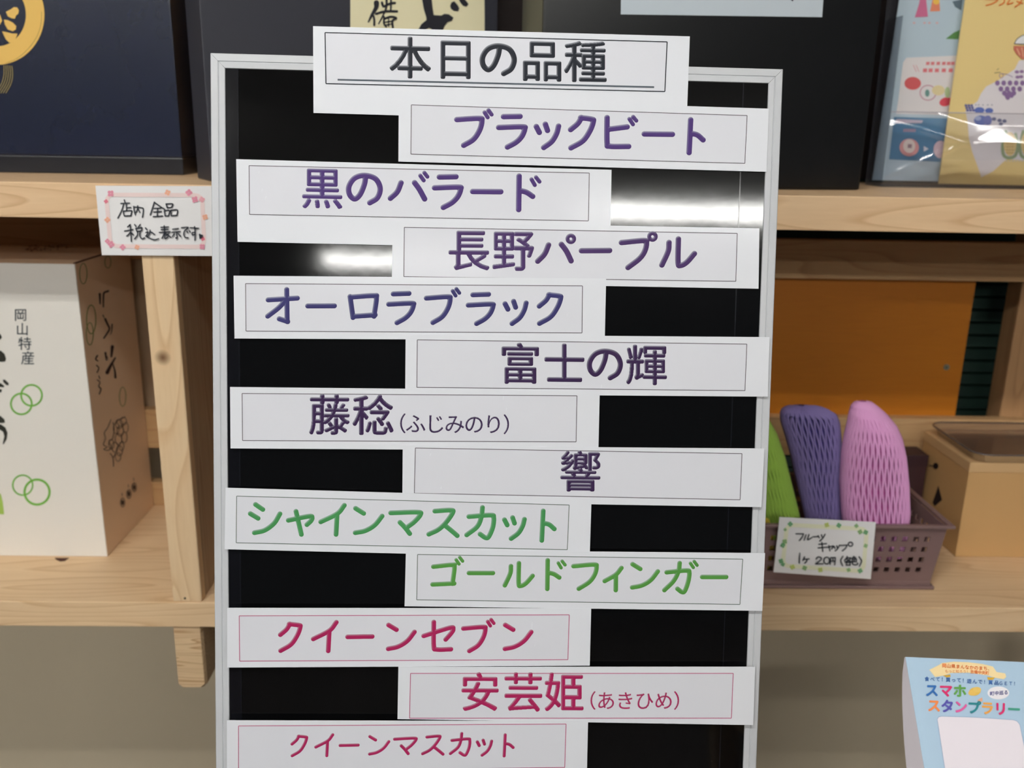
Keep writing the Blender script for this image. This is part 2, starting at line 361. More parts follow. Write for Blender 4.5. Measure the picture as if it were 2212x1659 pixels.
def lettering(name, text, xL, yL, xR, yR, em, mp, col, parent, erode=0.014, grow=0.018, step=2, emboss=0.0, hi=(200, 203, 212), cols=None, stretch=1.0, shear=0.0, lefts=None, sw=0.108):
    """set the text so that its ink runs from xL to xR; yL,yR = height of the em centre; mp(x,y) -> world"""
    G = [stroke_glyph(c, sw, step) if (lefts and c in STROKES) else glyph(c, erode, grow, step) for c in text]; n = len(text)
    a0 = G[0][3][0]; a1 = G[-1][3][1]
    pitch = ((xR - xL) - (a1 - a0) * em * stretch) / max(1, n - 1)
    vs = []; fs = []; cs = []
    sl = (yR - yL) / (xR - xL)
    for i, (V, Fc, I, _) in enumerate(G):
        ox = xL - a0 * em * stretch + pitch * i; k = len(vs)
        if lefts: ox = lefts[i] - G[i][3][0] * em * stretch
        base = np.array(lin(cols[i] if cols else col)); H = np.array(lin(hi))
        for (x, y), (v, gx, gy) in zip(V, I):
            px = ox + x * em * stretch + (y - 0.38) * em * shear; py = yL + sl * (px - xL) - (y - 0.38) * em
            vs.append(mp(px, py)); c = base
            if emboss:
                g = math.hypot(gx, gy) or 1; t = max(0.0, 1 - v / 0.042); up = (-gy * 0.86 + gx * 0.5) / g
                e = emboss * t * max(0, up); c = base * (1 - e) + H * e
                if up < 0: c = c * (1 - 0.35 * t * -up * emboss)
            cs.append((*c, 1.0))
        fs += [tuple(k + q for q in f) for f in Fc]
    return link_mesh(name, vs, fs, vcol_mat('printed ink'), parent, False, cs)

# ================================================================== the setting
def quadbox(x0, x1, y0, y1, z0, z1, m, name, bev=0.0, parent=None, loc=None):
    return MB().box(x0, x1, y0, y1, z0, z1, bev).build(name, m, parent, loc=loc)
wallm = mat('warm grey wall paint', (206, 192, 166), 0.75, 0.2, bump=0.15, bscale=400, var=0.04, vscale=6)
struct(quadbox(-3, 3, 0.42, 0.50, 0, CEIL, wallm, 'wall_back'))
struct(quadbox(-3, 3, -7.0, 0.42, -0.05, 0.0, mat('grey floor', (84, 78, 72), 0.45, 0.3, var=0.08, vscale=3), 'floor'))
struct(quadbox(-3, 3, -7.0, 0.50, CEIL, CEIL + 0.05, mat('white ceiling board', (215, 214, 208), 0.8, 0.2, bump=0.2, bscale=60), 'ceiling'))

def lamp(x, y, L, lab):
    t = thing('ceiling_light', (x, y, CEIL - 0.24), lab, 'ceiling light')
    MB().box(x - L / 2, x + L / 2, y - 0.10, y + 0.10, CEIL - 0.195, CEIL - 0.14, 0.006).build('housing', mat('white enamel', (235, 235, 232), 0.4), t)
    tm = mat('fluorescent tube glow', (255, 254, 250), 0.5, emit=LAMP_STRENGTH)
    for s in (-0.055, 0.055):
        MB().tube([(x - L / 2 + 0.04, y + s, CEIL - 0.218), (x + L / 2 - 0.04, y + s, CEIL - 0.218)], 0.016, 10).build('tube', tm, t, True)
    for q in (-0.3, 0.3):
        MB().tube([(x + q * L, y, CEIL - 0.145), (x + q * L, y, CEIL - 0.0005)], 0.006, 8).build('suspension_rod', mat('white enamel', (235, 235, 232), 0.4), t)
    for q in (-1, 1):
        MB().box(x + q * (L / 2 - 0.03) - 0.012, x + q * (L / 2 - 0.03) + 0.012, y - 0.08, y + 0.08, CEIL - 0.238, CEIL - 0.19, 0.003).build('lamp_holder', mat('white enamel', (235, 235, 232), 0.4), t)
for (x, y, L), lab in zip(LAMPS, ['long twin tube ceiling light mirrored in the board, far right of the room', 'twin tube ceiling light at the far end of the room',
                                  'added unseen twin tube ceiling light nearest the shelf', 'added unseen twin tube ceiling light at the left side of the room']):
    lamp(x, y, L, lab)

# ================================================================== the wooden shelf unit
ZU1, ZU0, ZL1, ZL0 = 1.1920, 1.1560, 0.7160, 0.6835
PINE_L, PINE_D = (236, 206, 166), (204, 164, 120)
pineX = wood('pine board grain along', PINE_L, PINE_D, 'X')
pineX2 = wood('pine board grain along, upper', (234, 202, 162), (198, 156, 114), 'X', scale=0.8)
pineZ = wood('pine post grain upright', (238, 210, 170), (208, 168, 124), 'Z', knots=((0.013, -0.002, 0.293, 0.010),))
pineB = wood('old pine rail', (204, 168, 122), (170, 128, 86), 'X')
pineBr = wood('brown stained pine rail', (176, 130, 80), (140, 95, 52), 'X')
sh = thing('display_shelf', (0, 0.16, 0.0), 'pale pine display shelf behind the black menu board', 'shelf')
BK = 0.315
MB().box(-0.95, 0.95, 0.0, BK, ZU0, ZU1, 0.0015).build('shelf_board', pineX2, sh)
MB().box(-0.95, 0.95, 0.0, BK - 0.016, ZL0, ZL1, 0.0015).build('shelf_board', pineX, sh)
# front uprights (the left one is in view, the right one lies beyond the frame)
for x0, x1 in ((-0.3665, -0.333), (0.90, 0.9335)):
    o = MB().box(x0, x1, 0.001, 0.016, ZL1, ZU0, 0.0018).build('front_post', pineZ, sh, loc=(x0, 0.0, ZL1 + 0.0)); 
# side cheek boards behind the posts: deep plank right of the left post, its shade partly put into a darker pine
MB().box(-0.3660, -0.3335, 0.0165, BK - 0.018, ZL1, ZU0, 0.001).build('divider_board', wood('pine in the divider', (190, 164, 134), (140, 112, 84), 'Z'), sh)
# floor standing legs and the bracket beams whose sawn ends show below the lower board
endm = wood('sawn pine end grain', (232, 204, 164), (184, 144, 104), 'X', scale=2.4, ringmix=0.9)
def bracket(x0, x1):
    mb = MB(); zt, zb = ZL0, 0.600
    prof = [(0.0, zt), (0.0, zb + 0.006), (0.004, zb), (0.30, zb - 0.012), (0.30, zt)]
    c = 0.005
    def sec(y, zl, inset): return [(x0 + inset, y, zt), (x1 - inset, y, zt), (x1 - inset, y, zl + c), (x1 - inset - c, y, zl), (x0 + inset + c, y, zl), (x0 + inset, y, zl + c)]
    A = sec(0.004, zb, 0.002); B = sec(0.009, zb - 0.002, 0.0); Cc = sec(0.30, zb - 0.002, 0.0)
    n = 6; vs = A + B + Cc; fs = [tuple(range(n))] + [(r * n + i, r * n + (i + 1) % n, (r + 1) * n + (i + 1) % n, (r + 1) * n + i)[::-1] for r in range(2) for i in range(n)] + [tuple(range(2 * n, 3 * n))[::-1]]
    mb.add(vs, fs); return mb
bracket(-0.372, -0.337).build('bracket_beam', endm, sh); bracket(0.90, 0.935).build('bracket_beam', endm, sh)
for x0 in (-0.372, 0.90):
    MB().box(x0, x0 + 0.035, BK - 0.045, BK - 0.01, 0.0, 0.598, 0.002).build('rear_leg', pineZ, sh, loc=(x0, BK, 0))
# rails across the back
MB().box(-0.95, 0.95, 0.280, 0.298, 0.8045, 0.862, 0.0012).build('back_rail', pineB, sh)
MB().box(-0.3400, 0.95, 0.280, 0.298, 1.0625, 1.1160, 0.0012).build('back_rail', pineB, sh)
MB().box(-0.95, -0.3645, 0.280, 0.298, 1.075, 1.150, 0.0012).build('back_rail', pineBr, sh)
MB().box(-0.95, 0.95, 0.280, 0.298, ZL1, 0.752, 0.0012).build('back_rail', pineB, sh)
bpn = MB().box(-0.95, -0.3460, 0.2985, 0.3040, 0.858, 1.080, 0.0006).build('back_panel', mat('grey-brown back board', (170, 144, 116), 0.6, 0.3, var=0.05, vscale=10), sh)
bpn['label'] = 'grey-brown back panel behind the white carton'
# rear posts
rearZ = wood('rear post pine', (186, 146, 104), (154, 114, 76), 'Z')
for x0 in (-0.345, 0.7470):
    MB().box(x0, x0 + 0.07, 0.2985 if x0 > 0 else 0.3045, 0.335, 0.60, 1.60, 0.002).build('rear_post', rearZ, sh, loc=(x0, 0.3, 0.6))
# orange plywood back with its screw
ply = wood('orange varnished plywood', (192, 118, 28), (166, 96, 20), 'X', rough=0.45, ringmix=0.15)
op = MB().box(-0.27, 0.6805, 0.2985, 0.3045, 0.80, 1.10, 0.0004).build('back_panel', ply, sh)
op['label'] = 'orange plywood back panel'
s0 = onY(2044, 793, 0.2985)
scr = MB().tube([(s0[0], 0.2996, s0[2]), (s0[0], 0.2972, s0[2])], 0.0042, 16)
scm = mat('zinc screw', (175, 180, 160), 0.35, 0.5, metal=0.8)
so = scr.build('screw', scm, op)
mb = MB(); mb.box(s0[0] - 0.0026, s0[0] + 0.0026, 0.2969, 0.2973, s0[2] - 0.0005, s0[2] + 0.0005); mb.box(s0[0] - 0.0005, s0[0] + 0.0005, 0.2969, 0.2973, s0[2] - 0.0026, s0[2] + 0.0026)
mb.build('screw_slot', mat('dark slot', (50, 48, 40), 0.6), op)
# dark upper back panel behind the boxes
MB().box(-0.95, 0.95, 0.318, 0.328, ZU0 + 0.04, 1.75, 0.001).build('upper_back_panel', mat('dark brown back board', (34, 22, 20), 0.6, 0.3, var=0.1, vscale=20), sh)
# nail hole at the foot of the post, knots
mb = MB(); p = onY(399, 1293, 0.0); mb.tube([(p[0], 0.0012, p[2]), (p[0], 0.0003, p[2])], 0.0013, 10); mb.build('nail_head', mat('dark nail', (60, 48, 38), 0.5), sh)
# knots and pitch marks as flat dark wood inlays
kn = Ink(lambda x, y: Vector(onZ(x, y, ZL1 + 0.0003)), (84, 52, 44))
kn.poly([(118, 1205), (150, 1205), (140, 1212), (130, 1213), (121, 1209)]); kn.build('knot', sh, 0.6)
kn = Ink(lambda x, y: Vector(onX(x, y, -0.3327)), (50, 40, 30))
# dark green slatted shutter behind the open back
grn = mat('dark green shutter slat', (38, 66, 56), 0.55, 0.4, var=0.12, vscale=30)
gt = thing('slatted_shutter', (0.80, 0.40, 0.70), 'dark green slatted shutter glimpsed behind the right end of the shelf', 'shutter')
for k in range(25):
    z = 0.70 + k * 0.020
    mb = MB(); mb.prism([(0.40, 0.405, z), (0.40, 0.398, z + 0.003), (0.40, 0.401, z + 0.018), (0.40, 0.411, z + 0.0198)], (0.85, 0, 0)); mb.build('slat', grn, gt)

# ================================================================== black menu board, leaning back
BO = np.array([-0.2182, -0.2099, 1.3039])
BR_ = np.array([[0.9999, -0.0165, 0.0026], [0.0157, 0.9804, 0.1963], [-0.0058, -0.1962, 0.9805]])
BN = BR_ @ np.array([0, -1., 0])
BW = 0.445
def B(u, v, w=0.0): return Vector(BO + BR_ @ np.array([u, -w, -v]))
def toB(x, y):
    d = ray(x, y); t = np.dot(BO - CAM, BN) / np.dot(d, BN); q = BR_.T @ (CAM + d * t - BO); return q[0], -q[2]
board = thing('menu_board', B(BW / 2, 1.28), 'tall black gloss menu board in a thin off-white frame leaning back', 'menu board')
FW = 0.0112; VB = 1.12
def slab(u0, u1, v0, v1, w0, w1):
    mb = MB(); P = [B(u, v, w) for w in (w0, w1) for (u, v) in ((u0, v0), (u1, v0), (u1, v1), (u0, v1))]
    mb.add(P, [(0, 1, 2, 3), (7, 6, 5, 4), (0, 4, 5, 1), (1, 5, 6, 2), (2, 6, 7, 3), (3, 7, 4, 0)]); return mb
gloss = mat('black gloss board face', (6, 6, 7), 0.07, 0.30, bump=0.03, bscale=30)
slab(FW * 0.8, BW - FW * 0.8, FW * 0.8, VB - FW * 0.8, -0.006, 0.0).build('board_panel', gloss, board)
strip = mat('clear film edge and reflection line on gloss board', (17, 18, 23), 0.12, 0.35)  # also colours the painted reflection line on the right
slab(FW + 0.0004, FW + 0.0088, FW, VB - FW, 0.0, 0.0001).build('film_and_reflection_strip', mat('darker film strip', (10, 10, 15), 0.12, 0.35), board)
slab(FW + 0.0088, FW + 0.0098, FW, VB - FW, 0.0, 0.00018).build('film_and_reflection_strip', strip, board)
slab(BW - 0.0313, BW - 0.0303, FW, VB - FW, 0.0, 0.00018).build('film_and_reflection_strip', strip, board)  # vertical edge of a reflection, painted as a thin lighter strip
framem = mat('off-white aluminium frame', (196, 198, 202), 0.42, 0.45, var=0.05, vscale=25)
def rail(pts_out, pts_in, name):
    """frame bar from mitre to mitre with a stepped profile"""
    # pts: outer a,b / inner a,b in (u,v)
    (ao, bo), (ai, bi) = pts_out, pts_in
    prof = [(0.0, -0.009), (0.0, 0.0004), (0.06, 0.0010), (0.50, 0.0012), (0.54, 0.0006), (0.60, 0.0012), (0.97, 0.0010), (1.0, 0.0002), (1.0, -0.009)]
    A = [B(ao[0] + (ai[0] - ao[0]) * t, ao[1] + (ai[1] - ao[1]) * t, w) for t, w in prof]
    Z = [B(bo[0] + (bi[0] - bo[0]) * t, bo[1] + (bi[1] - bo[1]) * t, w) for t, w in prof]
    n = len(prof); mb = MB(); mb.add(A + Z, [(i, i + 1, n + i + 1, n + i) for i in range(n - 1)] + [(n - 1, 0, n, 2 * n - 1)] + [tuple(range(n))[::-1], tuple(range(n, 2 * n))])
    return mb.build(name, framem, board)
g = 0.00012
rail(((g, 0), (BW - g, 0)), ((FW + g, FW), (BW - FW - g, FW)), 'frame_rail')
rail(((0, VB), (0, g)), ((FW, VB - FW), (FW, FW + g)), 'frame_rail')
rail(((BW, g), (BW, VB)), ((BW - FW, FW + g), (BW - FW, VB - FW)), 'frame_rail')
rail(((BW - g, VB), (g, VB)), ((BW - FW - g, VB - FW), (FW + g, VB - FW)), 'frame_rail')
# legs: front pair carries on below the panel, rear pair props it
for u in (0.02, BW - 0.02):
    f0 = B(u, VB - 0.002, -0.004); ff = B(u, 1.325, -0.004); ff.z = 0.0
    MB().tube([f0, ff], 0.008, 8).build('leg', framem, board)
    r0 = B(u, 0.35, -0.014); MB().tube([r0, Vector((r0.x, -0.06, 0.0))], 0.006, 8).build('rear_leg', framem, board)

# ---------------- cards
class Card:
    def __init__(s, k, q, seed):
        s.w = 0.0013 + 0.00042 * k; s.q = [np.array(toB(*p)) for p in q]; r = random.Random(seed)
        s.cr = [(r.uniform(0.0, 0.30), r.uniform(-0.35, 0.35), r.choice((-1, 1)) * r.uniform(0.00007, 0.00016), r.uniform(0.0016, 0.0042)) for _ in range(7)]
        s.u0 = min(p[0] for p in s.q); s.v0 = min(p[1] for p in s.q)
    def h(s, u, v):
        a = 0.0
        for c, k, A, wd in s.cr: a += A * math.exp(-(((u - s.u0) - c - k * (v - s.v0)) / wd) ** 2)
        return a
    def pt(s, u, v, e=0.0): return B(u, v, s.w + s.h(u, v) + e)
    def px(s, e): return lambda x, y: s.pt(*toB(x, y), e)
cardm = mat('laminated white card', (224, 226, 232), 0.38, 0.35, coat=0.15)
innerm = mat('printed paper under laminate', (218, 219, 226), 0.38, 0.35, coat=0.15)
PURP, NAVY, GREEN, RED, SLATE = (72, 50, 110), (54, 52, 102), (64, 136, 78), (160, 32, 84), (30, 33, 42)
DPUR = (52, 32, 70)
LEFTS = {'本日の品種': [842, 951.6, 1035.6, 1129, 1218], 'ブラックビート': [981, 1071, 1152, 1226, 1304, 1384.5, 1481], '黒のバラード': [654, 748, 838, 933, 1015, 1114], '長野パープル': [969, 1063.5, 1155, 1249, 1335, 1422], 'オーロラブラック': [575, 661, 752, 835, 916, 1006, 1085, 1158.5], '富士の輝': [1083, 1175, 1266, 1351], '藤稔': [670, 763], 'シャインマスカット': [539, 620.5, 690, 764, 840, 921.7, 1003, 1084, 1164], 'ゴールドフィンガー': [930, 1008, 1085, 1176, 1232, 1299, 1358, 1427, 1508], 'クイーンセブン': [604, 674.5, 748, 835, 911, 996, 1085], '安芸姫': [997, 1089, 1175.5], 'クイーンマスカット': [631, 682, 734, 797, 850.5, 910.5, 970, 1027.5, 1085]}
cards = [
 (1, [(677, 58), (1489, 80), (1482, 268), (678, 245)], [(703, 72), (1440, 92), (1435, 199), (705, 182)], SLATE, 'wide white heading card with slate-grey lettering, topmost on the board',
   [('本日の品種', 842, 125, 1305, 135, 95, SLATE)]),
 (2, [(862, 211), (1659, 236), (1654, 372), (861, 350)], [(889, 228), (1612, 251), (1607, 354), (888, 334)], (90, 85, 90), 'white name card with violet lettering, highest of those reaching over the right frame',
   [('ブラックビート', 981, 280, 1522, 294, 94, PURP)]),
 (3, [(512, 345), (1320, 368), (1317, 540), (515, 523)], [(540, 359), (1272, 375), (1270, 478), (541, 464)], (90, 85, 90), 'white violet-lettered card at the left, deepest blank margin below, above a lamp reflection',
   [('黒のバラード', 654, 406, 1167, 418, 94, PURP)]),
 (4, [(849, 480), (1638, 494), (1636, 624), (847, 610)], [(874, 492), (1590, 505), (1587, 608), (873, 598)], (90, 85, 90), 'white card on the right directly below the bright lamp reflection',
   [('長野パープル', 969, 540, 1501, 544, 94, (70, 48, 96))]),
 (5, [(507, 596), (1308, 602), (1305, 735), (509, 731)], [(533, 613), (1257, 618), (1256, 719), (534, 715)], (90, 85, 90), 'white card of eight indigo letters, left side just below the small lamp glow',
   [('オーロラブラック', 575, 660, 1216, 667, 89, NAVY)]),
 (6, [(877, 722), (1659, 728), (1655, 856), (876, 850)], [(902, 734), (1610, 743), (1606, 843), (901, 836)], (90, 85, 90), 'white card of four dark purple characters overlapping the right frame mid-board',
   [('富士の輝', 1083, 784, 1437, 788, 92, DPUR)]),
 (7, [(500, 835), (1294, 843), (1291, 972), (501, 967)], [(526, 849), (1245, 854), (1243, 953), (527, 950)], (90, 85, 90), 'white card with two large purple characters and small bracketed ones, left side',
   [('藤稔', 670, 894, 850, 895, 92, DPUR), ('（ふじみのり）', 865, 913, 1099, 915, 45, DPUR)]),
 (8, [(871, 961), (1647, 967), (1641, 1093), (870, 1080)], [(898, 966), (1599, 978), (1595, 1077), (896, 1063)], (90, 85, 90), 'white card bearing one single dark purple character',
   [('響', 1209, 1015, 1291, 1016, 92, DPUR)]),
 (9, [(491, 1051), (1276, 1074), (1272, 1202), (489, 1183)], [(515, 1069), (1228, 1088), (1224, 1184), (514, 1169)], (90, 105, 95), 'white card with green lettering on the left, its edge over the left frame',
   [('シャインマスカット', 539, 1116, 1202, 1131, 84, GREEN)]),
 (10, [(878, 1184), (1648, 1191), (1642, 1315), (875, 1305)], [(903, 1194), (1600, 1204), (1594, 1301), (901, 1291)], (90, 105, 95), 'white card with green lettering on the right, over the right frame',
   [('ゴールドフィンガー', 930, 1232, 1571, 1243, 80, (78, 140, 62))]),
 (11, [(495, 1308), (1275, 1309), (1272, 1432), (495, 1436)], [(521, 1325), (1228, 1323), (1225, 1419), (522, 1422)], (176, 82, 118), 'white card with large crimson letters on the left below the green ones',
   [('クイーンセブン', 604, 1370, 1151, 1370, 82, RED)]),
 (12, [(862, 1434), (1626, 1434), (1622, 1559), (860, 1546)], [(888, 1448), (1579, 1448), (1575, 1544), (886, 1544)], (176, 82, 118), 'white card with three crimson characters and small bracketed ones, right side',
   [('安芸姫', 997, 1487, 1257, 1488, 88, RED), ('（あきひめ）', 1273, 1506, 1463, 1506, 42, RED)]),
 (13, [(495, 1548), (1268, 1550), (1265, 1690), (495, 1684)], [(520, 1560), (1221, 1556), (1218, 1649), (520, 1657)], (176, 82, 118), 'white card with smaller crimson letters, lowest in view on the board',
   [('クイーンマスカット', 632, 1602, 1113, 1600, 60, RED)]),
]
for k, q, bd, bcol, lab, lines in cards:
    c = Card(k, q, 100 + k)
    n, m_ = 110, 10; vs = []; fs = []
    for j in range(m_ + 1):
        for i in range(n + 1):
            s_, t_ = i / n, j / m_; a = c.q[0] * (1 - s_) + c.q[1] * s_; b = c.q[3] * (1 - s_) + c.q[2] * s_; p = a * (1 - t_) + b * t_
            vs.append(c.pt(p[0], p[1]))
    fs = [(j * (n + 1) + i, j * (n + 1) + i + 1, (j + 1) * (n + 1) + i + 1, (j + 1) * (n + 1) + i)[::-1] for j in range(m_) for i in range(n)]
    ed = [i for i in range(n + 1)] + [j * (n + 1) + n for j in range(1, m_ + 1)] + [m_ * (n + 1) + i for i in range(n - 1, -1, -1)] + [j * (n + 1) for j in range(m_ - 1, 0, -1)]
    nb = len(vs); low = Vector(BN) * -0.00034; E_ = len(ed)
    vs += [vs[i] for i in ed] + [vs[i] + low for i in ed]
    fs += [(nb + i, nb + (i + 1) % E_, nb + E_ + (i + 1) % E_, nb + E_ + i) for i in range(E_)]
    cu_ = (c.q[0] + c.q[2]) / 2
    root = thing('name_card', c.pt(cu_[0], max(c.q[2][1], c.q[3][1])), lab, 'card', None)
    link_mesh('card_sheet', vs, fs, cardm, root, True)
    # printed field inside the fine border
    bq = [np.array(toB(*p)) for p in bd]; vs = []
    for j in range(9):
        for i in range(n + 1):
            s_, t_ = i / n, j / 8; a = bq[0] * (1 - s_) + bq[1] * s_; b = bq[3] * (1 - s_) + bq[2] * s_; p = a * (1 - t_) + b * t_; vs.append(c.pt(p[0], p[1], 0.00004))
    link_mesh('printed_field', vs, [(j * (n + 1) + i, j * (n + 1) + i + 1, (j + 1) * (n + 1) + i + 1, (j + 1) * (n + 1) + i)[::-1] for j in range(8) for i in range(n)], innerm, root, True)
    ink = Ink(c.px(0.00009), bcol); ink.line(bd + [bd[0]], 1.5 if k > 1 else 2.2, sub=12, caps=False)
    ink.build('border_line', root)
    if k == 1:
        ink = Ink(c.px(0.00010), (82, 90, 98)); ink.line([(730, 173.5), (1412, 189.5)], 3.8, sub=12, caps=False); ink.build('underline', root)
    for (txt, xL, yL, xR, yR, em, col) in lines:
        small = em < 50
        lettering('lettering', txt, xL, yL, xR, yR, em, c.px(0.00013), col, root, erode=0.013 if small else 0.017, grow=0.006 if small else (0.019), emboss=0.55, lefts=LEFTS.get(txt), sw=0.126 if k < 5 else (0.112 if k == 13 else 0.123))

# ================================================================== handwritten tags
def to(ox, oy, s, pts): return [(ox + x / s, oy + y / s) for x, y in pts]
def blossom(ink, x, y, r, col):
    for k in range(4): ink.disc(x + r * 0.52 * math.cos(k * math.pi / 2 + 0.5 + x), y + r * 0.52 * math.sin(k * math.pi / 2 + 0.5 + x), r * 0.44, n=10, col=col)
def tagcard(name, q, Y, lab, frame_col, blooms, strokes, sw, extra, tilt=0.0):
    def mp(e):
        return lambda x, y: Vector(onY(x, y, Y - e))
    P = [Vector(onY(*p, Y)) for p in q]; root = thing(name, (P[3] + P[2]) / 2, lab, 'sign')
    mb = MB(); mb.add(P + [p + Vector((0, 0.0005, 0)) for p in P], [(0, 1, 2, 3)[::-1], (4, 5, 6, 7), (0, 1, 5, 4), (1, 2, 6, 5), (2, 3, 7, 6), (3, 0, 4, 7)])
    mb.build('card_sheet', mat('white tag card', (238, 236, 236), 0.45, 0.35), root)
    def uv(s, t): # bilinear in the card's picture quad
        a = np.array(q[0]) * (1 - s) + np.array(q[1]) * s; b = np.array(q[3]) * (1 - s) + np.array(q[2]) * s; return tuple(a * (1 - t) + b * t)
    ink = Ink(mp(0.0004), frame_col); pts = []
    for cx, cy, a0 in ((0.15, 0.24, 180), (0.85, 0.24, 270), (0.85, 0.76, 0), (0.15, 0.76, 90)):
        for k in range(7): a = math.radians(a0 + k * 15); pts.append(uv(cx + 0.065 * math.cos(a), cy + 0.11 * math.sin(a)))
    ink.line(pts + [pts[0]], 9, caps=True); ink.build('printed_border', root)
    ink = Ink(mp(0.0007), frame_col)
    for (x, y, r, col) in blooms: blossom(ink, x, y, r, col)
    ink.build('printed_flowers', root)
    ink = Ink(mp(0.0010), (42, 46, 54))
    for st in strokes: ink.curve(st, sw)
    for e in extra: ink.poly(e)
    ink.build('handwriting', root)
    return root
T = lambda pts: to(200, 390, 7.9, pts)
s1 = [[(540, 330), (552, 372)], [(480, 390), (630, 385)], [(530, 395), (500, 500), (430, 640)], [(575, 400), (580, 510)], [(580, 465), (650, 460)], [(525, 520), (532, 570), (545, 605)], [(525, 520), (665, 515), (662, 560), (655, 600)], [(545, 605), (655, 600)],
      [(700, 440), (712, 520), (730, 585)], [(705, 450), (840, 465), (866, 490), (862, 560), (850, 625)], [(770, 430), (770, 480), (735, 550)], [(775, 480), (810, 545)],
      [(1055, 365), (1020, 480), (985, 585)], [(1060, 375), (1150, 440), (1235, 495)], [(1050, 475), (1170, 470)], [(1045, 535), (1175, 530)], [(1110, 480), (1105, 605)], [(1035, 615), (1195, 605)],
      [(1255, 400), (1275, 465)], [(1275, 465), (1350, 458)], [(1255, 398), (1365, 400), (1350, 458)], [(1225, 515), (1240, 605)], [(1240, 605), (1300, 600)], [(1225, 515), (1310, 510), (1300, 600)], [(1335, 505), (1345, 600)], [(1345, 600), (1440, 595)], [(1335, 505), (1447, 503), (1440, 595)],
      [(645, 750), (600, 790)], [(548, 860), (690, 835)], [(645, 775), (655, 900), (665, 1040)], [(650, 870), (620, 915), (585, 945)], [(665, 890), (700, 930)], [(720, 750), (745, 785)], [(815, 750), (785, 790)], [(740, 815), (760, 868)], [(760, 865), (830, 855), (845, 805)], [(740, 815), (845, 803)],
      [(770, 870), (765, 930), (720, 995)], [(810, 860), (812, 950), (850, 995), (890, 975)],
      [(905, 808), (932, 838)], [(912, 885), (950, 878), (918, 950)], [(908, 945), (990, 990), (1060, 1010), (1130, 990)], [(985, 845), (975, 900), (945, 955)], [(985, 868), (1065, 920)],
      [(1170, 798), (1300, 790)], [(1175, 837), (1290, 830)], [(1142, 885), (1330, 873)], [(1225, 770), (1230, 875)], [(1230, 880), (1210, 940), (1185, 985)], [(1235, 910), (1240, 990), (1290, 960)], [(1305, 900), (1262, 935)], [(1250, 900), (1340, 968)],
      [(1368, 830), (1468, 818)], [(1360, 880), (1498, 868)], [(1438, 878), (1445, 985), (1422, 975)], [(1400, 905), (1365, 955)], [(1465, 900), (1508, 955)],
      [(1520, 803), (1635, 798), (1580, 850), (1560, 910), (1585, 968), (1635, 975)], [(1615, 865), (1630, 890)], [(1655, 855), (1672, 880)],
      [(1670, 803), (1815, 815)], [(1745, 785), (1755, 900), (1750, 1015)], [(1750, 880), (1705, 890), (1712, 930), (1752, 915)]]
PK, PL, OR = (228, 150, 170), (236, 170, 180), (240, 178, 150)
tagcard('handwritten_tag', [(206, 401), (457, 402), (463, 553), (220, 551)], -0.003, 'white card with pink flower border and handwriting on the upper shelf edge', (240, 217, 214),
        [(239, 418, 8, PK), (229, 435, 5, (225, 120, 140)), (362, 416, 7, OR), (408, 416, 8, PK), (421, 431, 8, PK), (436, 431, 7, PL), (443, 469, 7, OR), (232, 475, 7, OR), (232, 521, 6, PK), (240, 528, 8, PK), (265, 534, 7, PK), (296, 534, 6, OR), (437, 533, 7, PK), (438, 516, 5, (230, 120, 140))],
        [T(s) for s in s1], 2.7, [T([(1815, 915), (1835, 900), (1852, 920), (1875, 920), (1892, 942), (1862, 975), (1832, 1002)])])
T2 = lambda pts: to(1640, 1080, 5.027, pts)
s2 = [[(400, 368), (482, 368)], [(482, 368), (465, 405), (438, 440)], [(508, 378), (488, 436)], [(540, 375), (525, 432), (572, 408)], [(583, 400), (636, 398)], [(640, 388), (652, 410)], [(676, 378), (682, 402)], [(715, 372), (690, 415), (658, 446)],
      [(648, 482), (730, 474)], [(640, 520), (742, 512)], [(680, 458), (690, 560)], [(742, 515), (805, 500), (785, 532)], [(755, 495), (768, 552)], [(815, 505), (822, 526)], [(842, 498), (848, 520)], [(872, 490), (850, 530), (825, 552)],
      [(875, 494), (955, 490)], [(955, 490), (935, 525), (902, 552)], [(440, 578), (435, 685)], [(492, 618), (474, 655)], [(486, 644), (541, 640)], [(520, 642), (512, 668), (495, 685)],
      [(618, 640), (640, 618), (672, 628), (668, 650), (612, 693)], [(612, 693), (690, 692)], [(775, 625), (770, 697)], [(775, 625), (826, 625)], [(826, 625), (824, 660), (820, 702)], [(800, 628), (800, 662)], [(775, 663), (820, 663)],
      [(908, 610), (885, 655), (905, 712)], [(955, 612), (945, 632), (925, 655)], [(955, 628), (996, 628)], [(996, 628), (970, 655), (930, 672)], [(948, 640), (1000, 672)], [(946, 674), (946, 708)], [(946, 676), (986, 674)], [(986, 674), (984, 708)], [(946, 706), (984, 706)],
      [(1028, 610), (1008, 636)], [(1022, 622), (1046, 622)], [(1046, 622), (1036, 640)], [(1010, 640), (1056, 640)], [(1056, 640), (1054, 668)], [(1010, 668), (1054, 668)], [(1031, 640), (1031, 668)], [(1010, 640), (1012, 690), (1035, 702), (1066, 698), (1066, 682)],
      [(1083, 615), (1110, 660), (1086, 718)]]
circ = lambda cx, cy, rx, ry: [(cx + rx * math.cos(t), cy + ry * math.sin(t)) for t in [2 * math.pi * i / 12 for i in range(13)]]
s2 += [circ(990, 478, 24, 22), circ(731, 655, 31, 37)]
G1, G2, G3 = (110, 170, 120), (190, 205, 110), (140, 180, 120)
